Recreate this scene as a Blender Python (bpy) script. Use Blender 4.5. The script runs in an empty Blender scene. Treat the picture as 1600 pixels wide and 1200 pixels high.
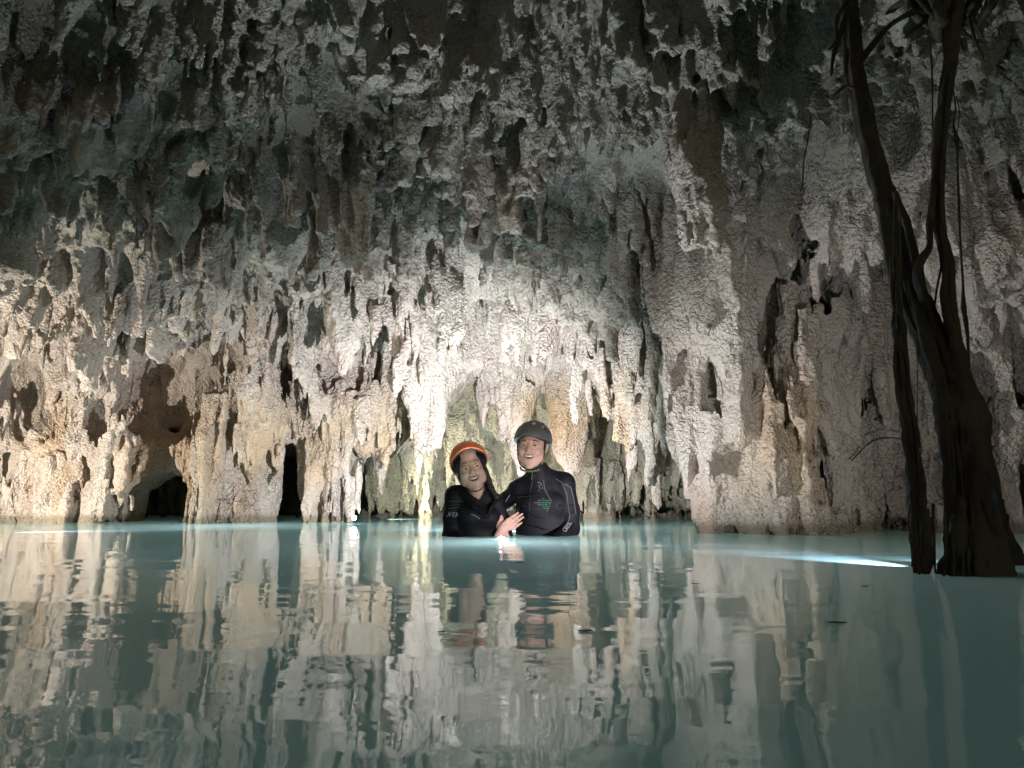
import bpy, bmesh, math, random, os
import numpy as np
from mathutils import Vector, Matrix, Euler, noise as mnoise
import openvdb

random.seed(7)
RNG = np.random.default_rng(11)
SC = bpy.context.scene
COL = SC.collection
R = math.radians

# ---------------------------------------------------------------- camera
CAMZ = 0.1935
PITCH = 9.45
FPX = 1111.0            # focal length in pixels of the 1600 px wide photograph
cam_d = bpy.data.cameras.new("camera")
cam_d.sensor_width = 36.0
cam_d.lens = 36.0 * FPX / 1600.0
cam_d.clip_start = 0.02
cam_d.clip_end = 200.0
cam = bpy.data.objects.new("camera", cam_d)
COL.objects.link(cam)
cam.location = (0, 0, CAMZ)
cam.rotation_euler = (R(90 + PITCH), 0, 0)
SC.camera = cam

# ---------------------------------------------------------------- world: dim sky added as soft fill, through the open cave behind the camera
wd = bpy.data.worlds.new("World")
SC.world = wd
wd.use_nodes = True
wn = wd.node_tree
wn.nodes.clear()
wo = wn.nodes.new("ShaderNodeOutputWorld")
wb = wn.nodes.new("ShaderNodeBackground")
ws = wn.nodes.new("ShaderNodeTexSky")
ws.sky_type = 'NISHITA'
ws.sun_disc = False
ws.sun_elevation = R(35)
ws.sun_rotation = R(160)
wm = wn.nodes.new("ShaderNodeMix"); wm.data_type = 'RGBA'; wm.blend_type = 'MULTIPLY'   # warm tint added to neutralise the blue of the sky fill
wm.inputs['Factor'].default_value = 1.0; wm.inputs['B'].default_value = (1.0, 0.86, 0.60, 1)
wn.links.new(ws.outputs[0], wm.inputs['A']); wn.links.new(wm.outputs['Result'], wb.inputs[0])
wb.inputs[1].default_value = 0.012
wn.links.new(wb.outputs[0], wo.inputs[0])

SC.view_settings.view_transform = 'Standard'
SC.view_settings.look = 'None'
SC.view_settings.exposure = 0.0
SC.view_settings.gamma = 1.0
SC.cycles.use_denoising = True
SC.cycles.max_bounces = 6
SC.cycles.diffuse_bounces = 3
SC.cycles.glossy_bounces = 3
SC.cycles.transmission_bounces = 3
SC.cycles.sample_clamp_indirect = 4.0
SC.cycles.caustics_reflective = False
SC.cycles.caustics_refractive = False

def at(px, py, y):
    """world point seen at photo pixel (px,py) at world depth y"""
    a = R(PITCH)
    cx, cy = (px - 800) / FPX, (600 - py) / FPX
    d = Vector((cx, math.cos(a) - cy * math.sin(a), math.sin(a) + cy * math.cos(a)))
    return Vector((0, 0, CAMZ)) + d * (y / d.y)

def tag(o, label=None, cat=None, group=None, kind=None):
    if label: o['label'] = label
    if cat: o['category'] = cat
    if group: o['group'] = group
    if kind: o['kind'] = kind
    return o

def link_mesh(name, me, mats=None, parent=None, smooth=True):
    o = bpy.data.objects.new(name, me)
    COL.objects.link(o)
    for m in (mats or []):
        me.materials.append(m)
    if smooth and len(me.polygons):
        me.polygons.foreach_set('use_smooth', np.ones(len(me.polygons), bool))
    if parent: o.parent = parent
    return o

def empty(name, loc, rz=0.0):
    o = bpy.data.objects.new(name, None)
    COL.objects.link(o)
    o.location = loc
    o.rotation_euler = (0, 0, rz)
    o.empty_display_size = 0.05
    return o

# ---------------------------------------------------------------- torches of the cave, plus unseen fill lamps added to brighten it
def spot(name, loc, to, power, size_deg, color=(1, 1, 1), blend=0.6, radius=0.02, bright=True):
    l = bpy.data.lights.new(name, 'SPOT')
    l.energy = power; l.color = color; l.spot_size = R(size_deg); l.spot_blend = blend
    l.shadow_soft_size = radius
    o = bpy.data.objects.new(name, l)
    COL.objects.link(o)
    o.location = loc
    d = Vector(to) - Vector(loc)
    o.rotation_euler = d.to_track_quat('-Z', 'Y').to_euler()
    return o

def point(name, loc, power, color=(1, 1, 1), radius=0.02):
    l = bpy.data.lights.new(name, 'POINT')
    l.energy = power; l.color = color; l.shadow_soft_size = radius
    o = bpy.data.objects.new(name, l)
    COL.objects.link(o)
    o.location = loc
    return o
COOL = (0.90, 0.93, 1.0)
WARM = (1.0, 0.91, 0.82)
SC.view_settings.exposure = 1.7
spot("torch_or_fill_light", (-0.05, 4.66, 0.14), (-0.8, 8.2, 1.0), 255, 142, COOL, 1.0)
spot("torch_or_fill_light", (-4.7, 5.3, 0.25), (-3.3, 7.4, 1.4), 120, 150, WARM, 0.7)
point("torch_or_fill_light", at(553, 807, 6.57), 2.2, (.85, .87, 1), radius=.03)
spot("torch_or_fill_light", (-1.5, 8.3, 0.1), (1.4, 9.4, 0.5), 60, 130, (1, .9, .72), .8)  # hidden lamp added to brighten the back chamber
spot("torch_or_fill_light", at(1500, 862, 2.3), (0.9, 4.4, 0.7), 15, 90, COOL, 0.9)
spot("torch_or_fill_light", at(1535, 850, 2.45), (2.7, 4.7, 1.3), 15, 100, COOL, 0.9)  # extra spot added behind the trunk to lift the rock on the right
spot("torch_or_fill_light", (at(784, 838, 4.02).x, 3.90, 0.03), (-0.15, 2.5, 2.5), 80, 122, COOL, 1.0, radius=.006)
spot("torch_or_fill_light", (-0.04, 3.89, 0.03), (1.9, 4.5, 1.05), 58, 62, COOL, 0.9, radius=.006)  # extra beam added at the couple's torch to light the massive pillar
spot("torch_or_fill_light", (1.225, 2.14, 0.05), (0.93, 3.1, -0.02), 130, 44, (.95, .84, 1), 1.0, radius=.012)
spot("torch_or_fill_light", (-3.45, 4.5, 0.10), (-2.3, 5.4, -0.02), 330, 34, (.95, .84, 1), 1.0, radius=.012)
spot("added_face_fill", (-0.30, -0.10, 0.45), (-0.02, 4.3, 0.56), 60, 11, (1, .97, .94), 1.0, radius=.03)  # unseen fill lamp added beside the camera to brighten the faces
point("torch_or_fill_light", (-0.06, 3.86, 0.04), 0.32, COOL, .004)
# unseen lamps added below the surface to make the milky water glow
GLOW_COL = (1.0, 0.97, 0.94)
point("water_glow_fill", (-0.05, 3.55, -0.42), 2.0, GLOW_COL, .05)
point("water_glow_fill", (0.2, 5.6, -0.6), 3.6, GLOW_COL, .05)
point("water_glow_fill", (-2.4, 6.0, -0.8), 4.2, GLOW_COL, .05)
point("water_glow_fill", (1.0, 2.4, -1.2), 0.6, GLOW_COL, .05)
point("water_glow_fill", (-1.4, 2.4, -1.3), 1.0, GLOW_COL, .05)
wb.inputs[1].default_value = 0.012

VOXEL = 0.02
SUBD = 1

# ================================================================ MATERIALS
def new_mat(name):
    m = bpy.data.materials.new(name); m.use_nodes = True
    nt = m.node_tree
    b = nt.nodes['Principled BSDF']
    return m, nt, b

def pmat(name, col, rough=0.6, metal=0.0, bump=0.0, bscale=200.0, spec=0.5, var=0.0, vscale=20.0, **kw):
    m, nt, b = new_mat(name)
    b.inputs['Base Color'].default_value = (*col, 1)
    b.inputs['Roughness'].default_value = rough
    b.inputs['Metallic'].default_value = metal
    b.inputs['Specular IOR Level'].default_value = spec
    for k, v in kw.items():
        b.inputs[k.replace('_', ' ')].default_value = v
    tc = nt.nodes.new('ShaderNodeTexCoord')
    if bump:
        n = nt.nodes.new('ShaderNodeTexNoise'); n.inputs['Scale'].default_value = bscale; n.inputs['Detail'].default_value = 4
        bp = nt.nodes.new('ShaderNodeBump'); bp.inputs['Strength'].default_value = bump; bp.inputs['Distance'].default_value = 0.004
        nt.links.new(tc.outputs['Object'], n.inputs['Vector'])
        nt.links.new(n.outputs['Fac'], bp.inputs['Height']); nt.links.new(bp.outputs[0], b.inputs['Normal'])
    if var:
        n = nt.nodes.new('ShaderNodeTexNoise'); n.inputs['Scale'].default_value = vscale; n.inputs['Detail'].default_value = 3
        nt.links.new(tc.outputs['Object'], n.inputs['Vector'])
        mx = nt.nodes.new('ShaderNodeMix'); mx.data_type = 'RGBA'
        mx.inputs['A'].default_value = tuple(c * (1 - var) for c in col) + (1,)
        mx.inputs['B'].default_value = tuple(min(1, c * (1 + var)) for c in col) + (1,)
        nt.links.new(n.outputs['Fac'], mx.inputs['Factor']); nt.links.new(mx.outputs['Result'], b.inputs['Base Color'])
    return m

class NB:
    """tiny node builder"""
    def __init__(s, nt): s.nt = nt
    def n(s, t, **kw):
        nd = s.nt.nodes.new(t)
        for k, v in kw.items():
            if k in nd.inputs: s.set(nd.inputs[k], v)
            else: setattr(nd, k, v)
        return nd
    def set(s, inp, v):
        if hasattr(v, 'is_output') or isinstance(v, bpy.types.NodeSocket): s.nt.links.new(v, inp)
        else: inp.default_value = v
    def math(s, op, a, b=None, c=None, clamp=False):
        nd = s.nt.nodes.new('ShaderNodeMath'); nd.operation = op; nd.use_clamp = clamp
        s.set(nd.inputs[0], a)
        if b is not None: s.set(nd.inputs[1], b)
        if c is not None: s.set(nd.inputs[2], c)
        return nd.outputs[0]
    def mix(s, f, a, b):
        nd = s.nt.nodes.new('ShaderNodeMix'); nd.data_type = 'RGBA'
        s.set(nd.inputs['Factor'], f); s.set(nd.inputs['A'], a); s.set(nd.inputs['B'], b)
        return nd.outputs['Result']
    def ramp(s, f, lo, hi):
        nd = s.nt.nodes.new('ShaderNodeMapRange'); nd.interpolation_type = 'SMOOTHSTEP'
        s.set(nd.inputs['Value'], f); nd.inputs['From Min'].default_value = lo; nd.inputs['From Max'].default_value = hi
        return nd.outputs[0]
    def noise(s, vec, scale, detail=4, rough=0.55):
        nd = s.nt.nodes.new('ShaderNodeTexNoise')
        s.set(nd.inputs['Vector'], vec); nd.inputs['Scale'].default_value = scale
        nd.inputs['Detail'].default_value = detail; nd.inputs['Roughness'].default_value = rough
        return nd.outputs['Fac']
    def vor(s, vec, scale, feature='F1'):
        nd = s.nt.nodes.new('ShaderNodeTexVoronoi'); nd.feature = feature
        s.set(nd.inputs['Vector'], vec); nd.inputs['Scale'].default_value = scale
        return nd.outputs['Distance']

def rock_material():
    m, nt, b = new_mat('limestone')
    k = NB(nt)
    geo = k.n('ShaderNodeNewGeometry'); P = geo.outputs['Position']
    mp = k.n('ShaderNodeMapping'); nt.links.new(P, mp.inputs['Vector']); mp.inputs['Scale'].default_value = (1, 1, 0.35)
    PS = mp.outputs[0]
    sep = k.n('ShaderNodeSeparateXYZ'); nt.links.new(P, sep.inputs[0])
    z = sep.outputs['Z']; x = sep.outputs['X']; y = sep.outputs['Y']
    n1 = k.noise(PS, 0.9, 5); n2 = k.noise(PS, 2.6, 6, 0.65); n3 = k.noise(P, 11, 6, 0.7); n4 = k.noise(PS, 0.5, 3)
    cream = (0.56, 0.49, 0.41, 1); pink = (0.52, 0.425, 0.36, 1); tan = (0.50, 0.34, 0.19, 1)
    grey = (0.37, 0.345, 0.305, 1); green = (0.29, 0.29, 0.225, 1); dark = (0.13, 0.11, 0.09, 1)
    c = k.mix(k.ramp(n2, 0.42, 0.62), cream, pink)
    # orange patches low on the walls
    lowf = k.math('MULTIPLY', k.ramp(n1, 0.50, 0.66), k.ramp(z, 1.6, 0.7))
    c = k.mix(k.math('MULTIPLY', lowf, 0.75), c, tan)
    # iron-stained flowstone hanging in the arch
    dc = k.n('ShaderNodeVectorMath', operation='DISTANCE'); nt.links.new(P, dc.inputs[0]); dc.inputs[1].default_value = tuple(at(868, 655, 7.45))
    st = k.ramp(k.math('ADD', dc.outputs['Value'], k.math('MULTIPLY', n2, 0.5)), 0.85, 0.35)
    c = k.mix(k.math('MULTIPLY', st, 0.8), c, (0.56, 0.36, 0.17, 1))
    # grey and algae green on the old ceiling and in the far chamber
    hi = k.ramp(k.math('ADD', z, k.math('MULTIPLY', n4, 0.8)), 1.9, 2.9)
    c = k.mix(k.math('MULTIPLY', hi, 0.85), c, grey)
    gr = k.math('MULTIPLY', k.ramp(n1, 0.45, 0.65), hi)
    c = k.mix(k.math('MULTIPLY', gr, 0.7), c, green)
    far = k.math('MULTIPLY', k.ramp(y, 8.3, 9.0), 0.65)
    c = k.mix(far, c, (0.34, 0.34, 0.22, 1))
    c = k.mix(k.math('MULTIPLY', k.ramp(n3, 0.56, 0.75), 0.45), c, dark)
    # thin black veins of roots and cracks
    dv = k.n('ShaderNodeVectorMath', operation='ADD')
    nv = k.n('ShaderNodeTexNoise'); nt.links.new(P, nv.inputs['Vector']); nv.inputs['Scale'].default_value = 9; nv.inputs['Detail'].default_value = 3
    sc = k.n('ShaderNodeVectorMath', operation='SCALE'); nt.links.new(nv.outputs['Color'], sc.inputs[0]); sc.inputs['Scale'].default_value = 0.12
    nt.links.new(P, dv.inputs[0]); nt.links.new(sc.outputs[0], dv.inputs[1])
    e = k.vor(dv.outputs[0], 7.0, 'DISTANCE_TO_EDGE')
    veins = k.math('MULTIPLY', k.ramp(e, 0.030, 0.0), k.ramp(n2, 0.53, 0.64))
    c = k.mix(k.math('MULTIPLY', veins, 0.7), c, (0.05, 0.04, 0.03, 1))
    e2 = k.vor(dv.outputs[0], 26.0, 'DISTANCE_TO_EDGE')
    fine = k.math('MULTIPLY', k.ramp(e2, 0.10, 0.0), k.ramp(k.noise(P, 4.0, 3), 0.36, 0.60))
    c = k.mix(k.math('MULTIPLY', fine, 0.55), c, (0.09, 0.075, 0.06, 1))
    # damp dark line at the water
    wet = k.ramp(k.math('ADD', z, k.math('MULTIPLY', n2, -0.10)), 0.05, -0.01)
    c = k.mix(k.math('MULTIPLY', wet, 0.75), c, (0.20, 0.17, 0.11, 1))
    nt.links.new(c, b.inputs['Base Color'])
    b.inputs['Roughness'].default_value = 0.62
    b.inputs['Specular IOR Level'].default_value = 0.35
    v1 = k.vor(P, 38); v2 = k.vor(P, 95)
    msk = k.math('ADD', 0.45, k.math('MULTIPLY', 0.7, k.ramp(k.noise(P, 1.7, 3), 0.40, 0.62)))      # crusty patches between smoother flowstone
    h = k.math('MULTIPLY', k.math('ADD', k.math('MULTIPLY', v1, -0.9), k.math('MULTIPLY', v2, -0.45)), msk)
    h = k.math('ADD', h, k.math('MULTIPLY', k.noise(PS, 22, 4, 0.6), 0.9))
    h = k.math('ADD', h, k.math('MULTIPLY', k.noise(P, 60, 5, 0.7), 0.8))
    h = k.math('ADD', h, k.math('MULTIPLY', veins, -0.8))
    bp = k.n('ShaderNodeBump'); bp.inputs['Strength'].default_value = 1.0; bp.inputs['Distance'].default_value = 0.03
    nt.links.new(h, bp.inputs['Height']); nt.links.new(bp.outputs[0], b.inputs['Normal'])
    return m
ROCK = rock_material()

def water_material():
    m, nt, b = new_mat('milky_water')
    k = NB(nt)
    geo = k.n('ShaderNodeNewGeometry'); P = geo.outputs['Position']
    n1 = k.noise(P, 0.6, 3)
    c = k.mix(n1, (0.13, 0.30, 0.33, 1), (0.18, 0.37, 0.39, 1))
    nt.links.new(c, b.inputs['Base Color'])
    b.inputs['Roughness'].default_value = 0.015
    b.inputs['IOR'].default_value = 1.45
    mp = k.n('ShaderNodeMapping'); nt.links.new(P, mp.inputs['Vector']); mp.inputs['Scale'].default_value = (0.4, 1.2, 1)
    h = k.math('ADD', k.math('MULTIPLY', k.noise(mp.outputs[0], 3.2, 2, 0.4), 0.6), k.math('MULTIPLY', k.noise(mp.outputs[0], 13, 2, 0.4), 0.10))
    for cx_, cy_, fr, am in ((-0.02, 4.25, 30.0, 0.022), (1.33, 2.0, 46.0, 0.012)):     # rings spreading from the couple and from the tree
        ds = k.n('ShaderNodeVectorMath', operation='DISTANCE'); nt.links.new(P, ds.inputs[0]); ds.inputs[1].default_value = (cx_, cy_, 0)
        d = k.math('ADD', ds.outputs['Value'], k.math('MULTIPLY', k.noise(P, 2.0, 1), 0.12))
        w = k.math('MULTIPLY', k.math('SINE', k.math('MULTIPLY', d, fr)), k.math('MULTIPLY', k.ramp(d, 2.4, 0.3), am))
        h = k.math('ADD', h, w)
    bp = k.n('ShaderNodeBump'); bp.inputs['Strength'].default_value = 0.21; bp.inputs['Distance'].default_value = 0.03
    nt.links.new(h, bp.inputs['Height']); nt.links.new(bp.outputs[0], b.inputs['Normal'])
    # the milky body of the water passes the light of the added lamps below up through its surface
    tr = k.n('ShaderNodeBsdfTranslucent'); tr.inputs[0].default_value = (0.50, 0.78, 0.84, 1)
    add = k.n('ShaderNodeAddShader'); out = nt.nodes['Material Output']
    nt.links.new(b.outputs[0], add.inputs[0]); nt.links.new(tr.outputs[0], add.inputs[1]); nt.links.new(add.outputs[0], out.inputs['Surface'])
    return m
WATER = water_material()
me = bpy.data.meshes.new('water')
me.from_pydata([(-12, -3, 0), (12, -3, 0), (12, 13, 0), (-12, 13, 0)], [], [(0, 1, 2, 3)])
o = link_mesh('water', me, [WATER]); o['kind'] = 'structure'
o['label'] = 'still milky turquoise water covering the cave floor'
me = bpy.data.meshes.new('ground')
me.from_pydata([(-14, -4, -1.6), (14, -4, -1.6), (14, 14, -1.6), (-14, 14, -1.6)], [], [(0, 1, 2, 3)])
o = link_mesh('ground', me, [ROCK]); o['kind'] = 'structure'
# ================================================================ ROCK
VOX = float(os.environ.get('VOX', '0.03')) if False else VOXEL
X0, X1, Y0, Y1, Z0, Z1 = -8.4, 6.3, 0.6, 11.7, -0.25, 3.75
nx, ny, nz = int((X1 - X0) / VOX), int((Y1 - Y0) / VOX), int((Z1 - Z0) / VOX)
gx = (X0 + (np.arange(nx) + 0.5) * VOX).astype(np.float32)
gy = (Y0 + (np.arange(ny) + 0.5) * VOX).astype(np.float32)
gz = (Z0 + (np.arange(nz) + 0.5) * VOX).astype(np.float32)

def _up(lat, axis, n, step, cell):
    pos = np.arange(n) * step / cell
    i = np.floor(pos).astype(int); t = (pos - i).astype(np.float32)
    t = t * t * (3 - 2 * t)
    a = np.take(lat, i, axis=axis); b = np.take(lat, i + 1, axis=axis)
    sh = [1] * lat.ndim; sh[axis] = n
    t = t.reshape(sh)
    return a + (b - a) * t

def gnoise(cx, cy, cz, seed):
    r = np.random.default_rng(seed)
    L = r.uniform(-1, 1, (int(nx * VOX / cx) + 3, int(ny * VOX / cy) + 3, int(nz * VOX / cz) + 3)).astype(np.float32)
    L = _up(L, 2, nz, VOX, cz); L = _up(L, 1, ny, VOX, cy); return _up(L, 0, nx, VOX, cx)

def gnoise2(cx, cy, seed):
    r = np.random.default_rng(seed)
    L = r.uniform(-1, 1, (int(nx * VOX / cx) + 3, int(ny * VOX / cy) + 3)).astype(np.float32)
    L = _up(L, 1, ny, VOX, cy); return _up(L, 0, nx, VOX, cx)

def smax(a, b, k):
    h = np.clip(0.5 + 0.5 * (a - b) / k, 0, 1)
    return b + (a - b) * h + k * h * (1 - h)

def smin(a, b, k):
    return -smax(-a, -b, k)

def sst(e0, e1, x):
    t = np.clip((x - e0) / (e1 - e0), 0, 1)
    return t * t * (3 - 2 * t)

def s_of(px):
    return (np.asarray(px, float) - 800) / FPX

# front wall: depth as a function of the bearing x/y (values read at landmarks of the cave)
WPX = [-1200, -600, -250, 0, 150, 300, 400, 500, 600, 700, 850, 950, 1030, 1080, 1102, 1170, 1250, 1330, 1450, 1600, 1900, 2400]
WY = [6.2, 6.6, 7.0, 7.2, 7.25, 7.3, 7.25, 7.7, 7.5, 7.1, 7.3, 6.7, 6.0, 5.35, 5.0, 4.85, 5.0, 5.2, 5.0, 4.7, 4.5, 4.3]
def yw_s(s): return np.interp(s, s_of(WPX), WY).astype(np.float32)
# bottom edge of the hanging curtain (height above water, -1 = stands in the water)
BPX = [-1200, -20, 10, 60, 90, 215, 240, 305, 325, 432, 445, 478, 490, 540, 548, 575, 600, 640, 665, 690, 720, 745, 925, 945, 985, 1020, 1050, 1072, 1088, 1102, 2400]
BZ = [-1, -1, -1, -1, -1, -1, .38, .38, -1, -1, .80, .80, -1, -1, .82, .68, .62, .84, .92, 1.18, 1.40, 1.50, 1.42, 1.10, .90, .92, .78, .52, .30, -1, -1]
def zb_s(s): return np.interp(s, s_of(BPX), BZ).astype(np.float32)

Xg, Yg = np.meshgrid(gx, gy, indexing='ij')
S2 = Xg / np.maximum(Yg, 0.3)
YW = yw_s(S2) + 0.20 * gnoise2(0.9, 0.9, 1) + 0.07 * gnoise2(0.3, 0.3, 2)
T = YW - Yg
tt = np.array([-5, -1.2, -0.3, 0.0, 0.6, 0.95, 1.25, 1.9, 2.9, 3.8, 5, 9])
Hc = np.interp(T, tt, [1.8, 1.75, 1.9, 2.0, 2.05, 2.0, 1.98, 2.36, 2.72, 2.98, 3.1, 3.2])
Hl = np.interp(T, tt, [1.8, 1.7, 1.75, 1.85, 1.95, 2.0, 2.08, 2.35, 2.66, 2.9, 3.0, 3.1])
Hr = np.interp(T, [-5, -1, 0, 0.6, 1.4, 1.8, 3, 9], [1.8, 1.6, 1.72, 2.15, 2.55, 2.72, 2.95, 3.1])
wr = sst(0.10, 0.28, S2); wl = sst(-0.15, -0.4, S2)
ZC = (Hc * (1 - wr) * (1 - wl) + Hr * wr + Hl * wl * (1 - wr)).astype(np.float32)
ZC += 0.15 * gnoise2(1.3, 1.3, 3) + 0.09 * gnoise2(0.5, 0.5, 4) + 0.035 * gnoise2(0.2, 0.2, 5)
# side walls close the cave far left and far right
ZB = zb_s(S2)

def ground_at(x, y):
    i = int(np.clip((x - X0) / VOX, 0, nx - 1)); j = int(np.clip((y - Y0) / VOX, 0, ny - 1))
    return float(ZC[i, j])

F = gz[None, None, :] - ZC[:, :, None]
# curtain (front wall): slab of rock behind YW, thick 0.8 m where it hangs, solid elsewhere
cur = np.minimum(Yg - YW, 0.75 - (Yg - YW) + np.where(ZB < -0.2, 2.0, 0.0))
curt = np.minimum(cur[:, :, None], (gz[None, None, :] - ZB[:, :, None]) * 0.8)
lean = (np.clip(gz - 0.9, 0, 1.4) * 0.30).astype(np.float32)       # the wall leans forward as it rises
curt = np.minimum((cur[:, :, None] + lean), (gz[None, None, :] - ZB[:, :, None]) * 0.8)
F = smax(F, curt.astype(np.float32), 0.22)
del curt
# back chamber wall, undercut at water level
YB = 9.3 + 0.25 * gnoise2(0.8, 0.8, 6) + 0.15 * gnoise2(0.25, 0.25, 7)
zbb = (0.24 + 0.16 * gnoise2(0.7, 9, 8) + 0.1 * gnoise2(0.25, 9, 9)).astype(np.float32)
bw = np.minimum((Yg - YB)[:, :, None] - 0.0 * gz, (gz[None, None, :] - zbb[:, :, None]) * 0.9)
F = smax(F, bw.astype(np.float32), 0.1); del bw
F = np.maximum(F, (Yg - 10.9)[:, :, None].astype(np.float32) + 0 * gz)
# side walls
F = smax(F, ((-7.4 - Xg) * 0.8)[:, :, None].astype(np.float32) + 0 * gz, 0.4)
F = smax(F, ((Xg - 4.9) * 0.8)[:, :, None].astype(np.float32) + 0 * gz, 0.4)

WX = gnoise(0.45, 0.45, 0.6, 21) * 0.05
WYn = gnoise(0.45, 0.45, 0.6, 22) * 0.05

def boxed(x, y, z0, z1, r):
    i0, i1 = max(0, int((x - r - X0) / VOX)), min(nx, int((x + r - X0) / VOX) + 2)
    j0, j1 = max(0, int((y - r - Y0) / VOX)), min(ny, int((y + r - Y0) / VOX) + 2)
    k0, k1 = max(0, int((z0 - Z0) / VOX)), min(nz, int((z1 - Z0) / VOX) + 2)
    return i0, i1, j0, j1, k0, k1

def cone_val(X, Y, Z, c):
    x, y, zt, L, rad, ex, ang, p, tip, lx, ly = c
    dz = np.clip((Z - (zt - L)) / L, -0.3, 1.6)
    ax = X - x - lx * (1 - dz); ay = Y - y - ly * (1 - dz)
    ca, sa = math.cos(ang), math.sin(ang)
    u = ax * ca + ay * sa; v = (-ax * sa + ay * ca) * ex
    r = np.sqrt(u * u + v * v)
    rr = (rad - tip) * np.power(np.clip(dz, 0, 1.6), p) + tip
    f = rr - r
    return np.where(dz <= 0, np.minimum(f, (Z - (zt - L)) * 0.9), f)

def add_cone(c, k=0.06, into=None):
    global F
    x, y, zt, L, rad = c[:5]
    m = rad * 1.9 + 0.18 + abs(c[9]) + abs(c[10])
    i0, i1, j0, j1, k0, k1 = boxed(x, y, zt - L - 0.12, zt + 0.25, m)
    if i1 <= i0 or j1 <= j0 or k1 <= k0: return
    X = gx[i0:i1, None, None] + WX[i0:i1, j0:j1, k0:k1]
    Y = gy[None, j0:j1, None] + WYn[i0:i1, j0:j1, k0:k1]
    Z = gz[None, None, k0:k1]
    f = cone_val(X, Y, Z, c)
    f = np.minimum(f, (zt + 0.2 - Z) * 0.8)
    F[i0:i1, j0:j1, k0:k1] = smax(F[i0:i1, j0:j1, k0:k1], f.astype(np.float32), k)

def cone(px, ptop, ptip, y, wpx, ex=1.0, ang=0.0, p=0.75, tip=0.012, lpx=0, ly=0.0):
    """a stalactite seen between two photo rows at depth y"""
    a = at(px, ptop, y); b = at(px, ptip, y)
    return (a.x, y, a.z, a.z - b.z, wpx / FPX * y * 0.5, ex, ang, p, tip, lpx / FPX * y, ly)

def carve(px, py, y, rx, ry, rz, k=0.08):
    global F
    c = at(px, py, y)
    m = max(rx, ry) * 1.5 + 0.1
    i0, i1, j0, j1, k0, k1 = boxed(c.x, y, c.z - rz * 1.5 - 0.1, c.z + rz * 1.5 + 0.1, m)
    X = gx[i0:i1, None, None] + WX[i0:i1, j0:j1, k0:k1] * 2
    Y = gy[None, j0:j1, None] + WYn[i0:i1, j0:j1, k0:k1] * 2
    Z = gz[None, None, k0:k1]
    q = np.sqrt(((X - c.x) / rx) ** 2 + ((Y - y) / ry) ** 2 + ((Z - c.z) / rz) ** 2)
    f = (1 - q) * min(rx, ry, rz)
    F[i0:i1, j0:j1, k0:k1] = smin(F[i0:i1, j0:j1, k0:k1], -f.astype(np.float32), k)

# --- hollows
HOLLOWS = [
    (262, 610, 7.35, .50, .65, .60),
    (345, 560, 7.3, .18, .5, .25),
    (30, 620, 7.1, .28, .7, .42),
    (270, 790, 7.6, .32, 1.6, .33),
    (455, 760, 7.9, .18, .9, .42),
    (520, 600, 7.4, .10, .3, .2),
    (1290, 650, 5.25, .10, .35, .16),
    (1360, 790, 5.3, .22, .5, .35),
    (1245, 740, 5.0, .05, .3, .2),
    (1590, 760, 5.0, .45, .9, .75),
    (1500, 800, 5.3, .25, .7, .45),
    (290, 300, 5.1, .45, .5, .22),
    (120, 170, 4.7, .30, .4, .45),
]
_rn = np.random.default_rng(33)
for _ in range(60):                                               # niches all over the walls
    px_ = _rn.uniform(1085, 1620) if _ < 38 else _rn.uniform(0, 1060)
    y_ = float(yw_s(s_of(px_))) - 0.05; z_ = _rn.uniform(0.02, 1.75)
    rx_ = _rn.uniform(.05, .13)
    py_ = 785 - (z_ - CAMZ) * FPX / y_
    HOLLOWS.append((px_, py_, y_ - max(0, z_ - .9) * .3, rx_, _rn.uniform(.14, .30), rx_ * _rn.uniform(1.3, 3.0)))
for h_ in HOLLOWS: carve(*h_)

# --- named formations: (kind, label, cone)
MAJ = []
MF = np.full(F.shape, -1.0, np.float16)
def major(kind, label, c, k=0.07):
    MAJ.append((kind, label, c)); add_cone(c, k)
    x, y, zt, L, rad = c[:5]
    i0, i1, j0, j1, k0, k1 = boxed(x, y, zt - L - 0.1, zt + 0.1, rad * 1.6 + .1 + abs(c[9]))
    if i1 <= i0 or j1 <= j0 or k1 <= k0: return
    f = cone_val(gx[i0:i1, None, None] + WX[i0:i1, j0:j1, k0:k1], gy[None, j0:j1, None] + WYn[i0:i1, j0:j1, k0:k1], gz[None, None, k0:k1], c)
    MF[i0:i1, j0:j1, k0:k1] = np.maximum(MF[i0:i1, j0:j1, k0:k1], f)
def march(px, py, y0=1.6):
    """depth at which the sight line through a photo pixel meets the rock"""
    y = y0
    while y < 11:
        p = at(px, py, y)
        i, j, k_ = int((p.x - X0) / VOX), int((y - Y0) / VOX), int((p.z - Z0) / VOX)
        if 0 <= i < nx and 0 <= j < ny and 0 <= k_ < nz and F[i, j, k_] > 0: return y
        y += 0.03
    return 7.5

def hang(kind, label, px, ptop, ptip, w, ex=1.0, ang=0.0, p=0.75, tip=0.012, dy=-0.03, y=None, k=0.06, lpx=0):
    if y is None: y = march(px, ptop) + dy
    major(kind, label, cone(px, ptop, ptip, y, w, ex, ang, p, tip, lpx), k)

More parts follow.
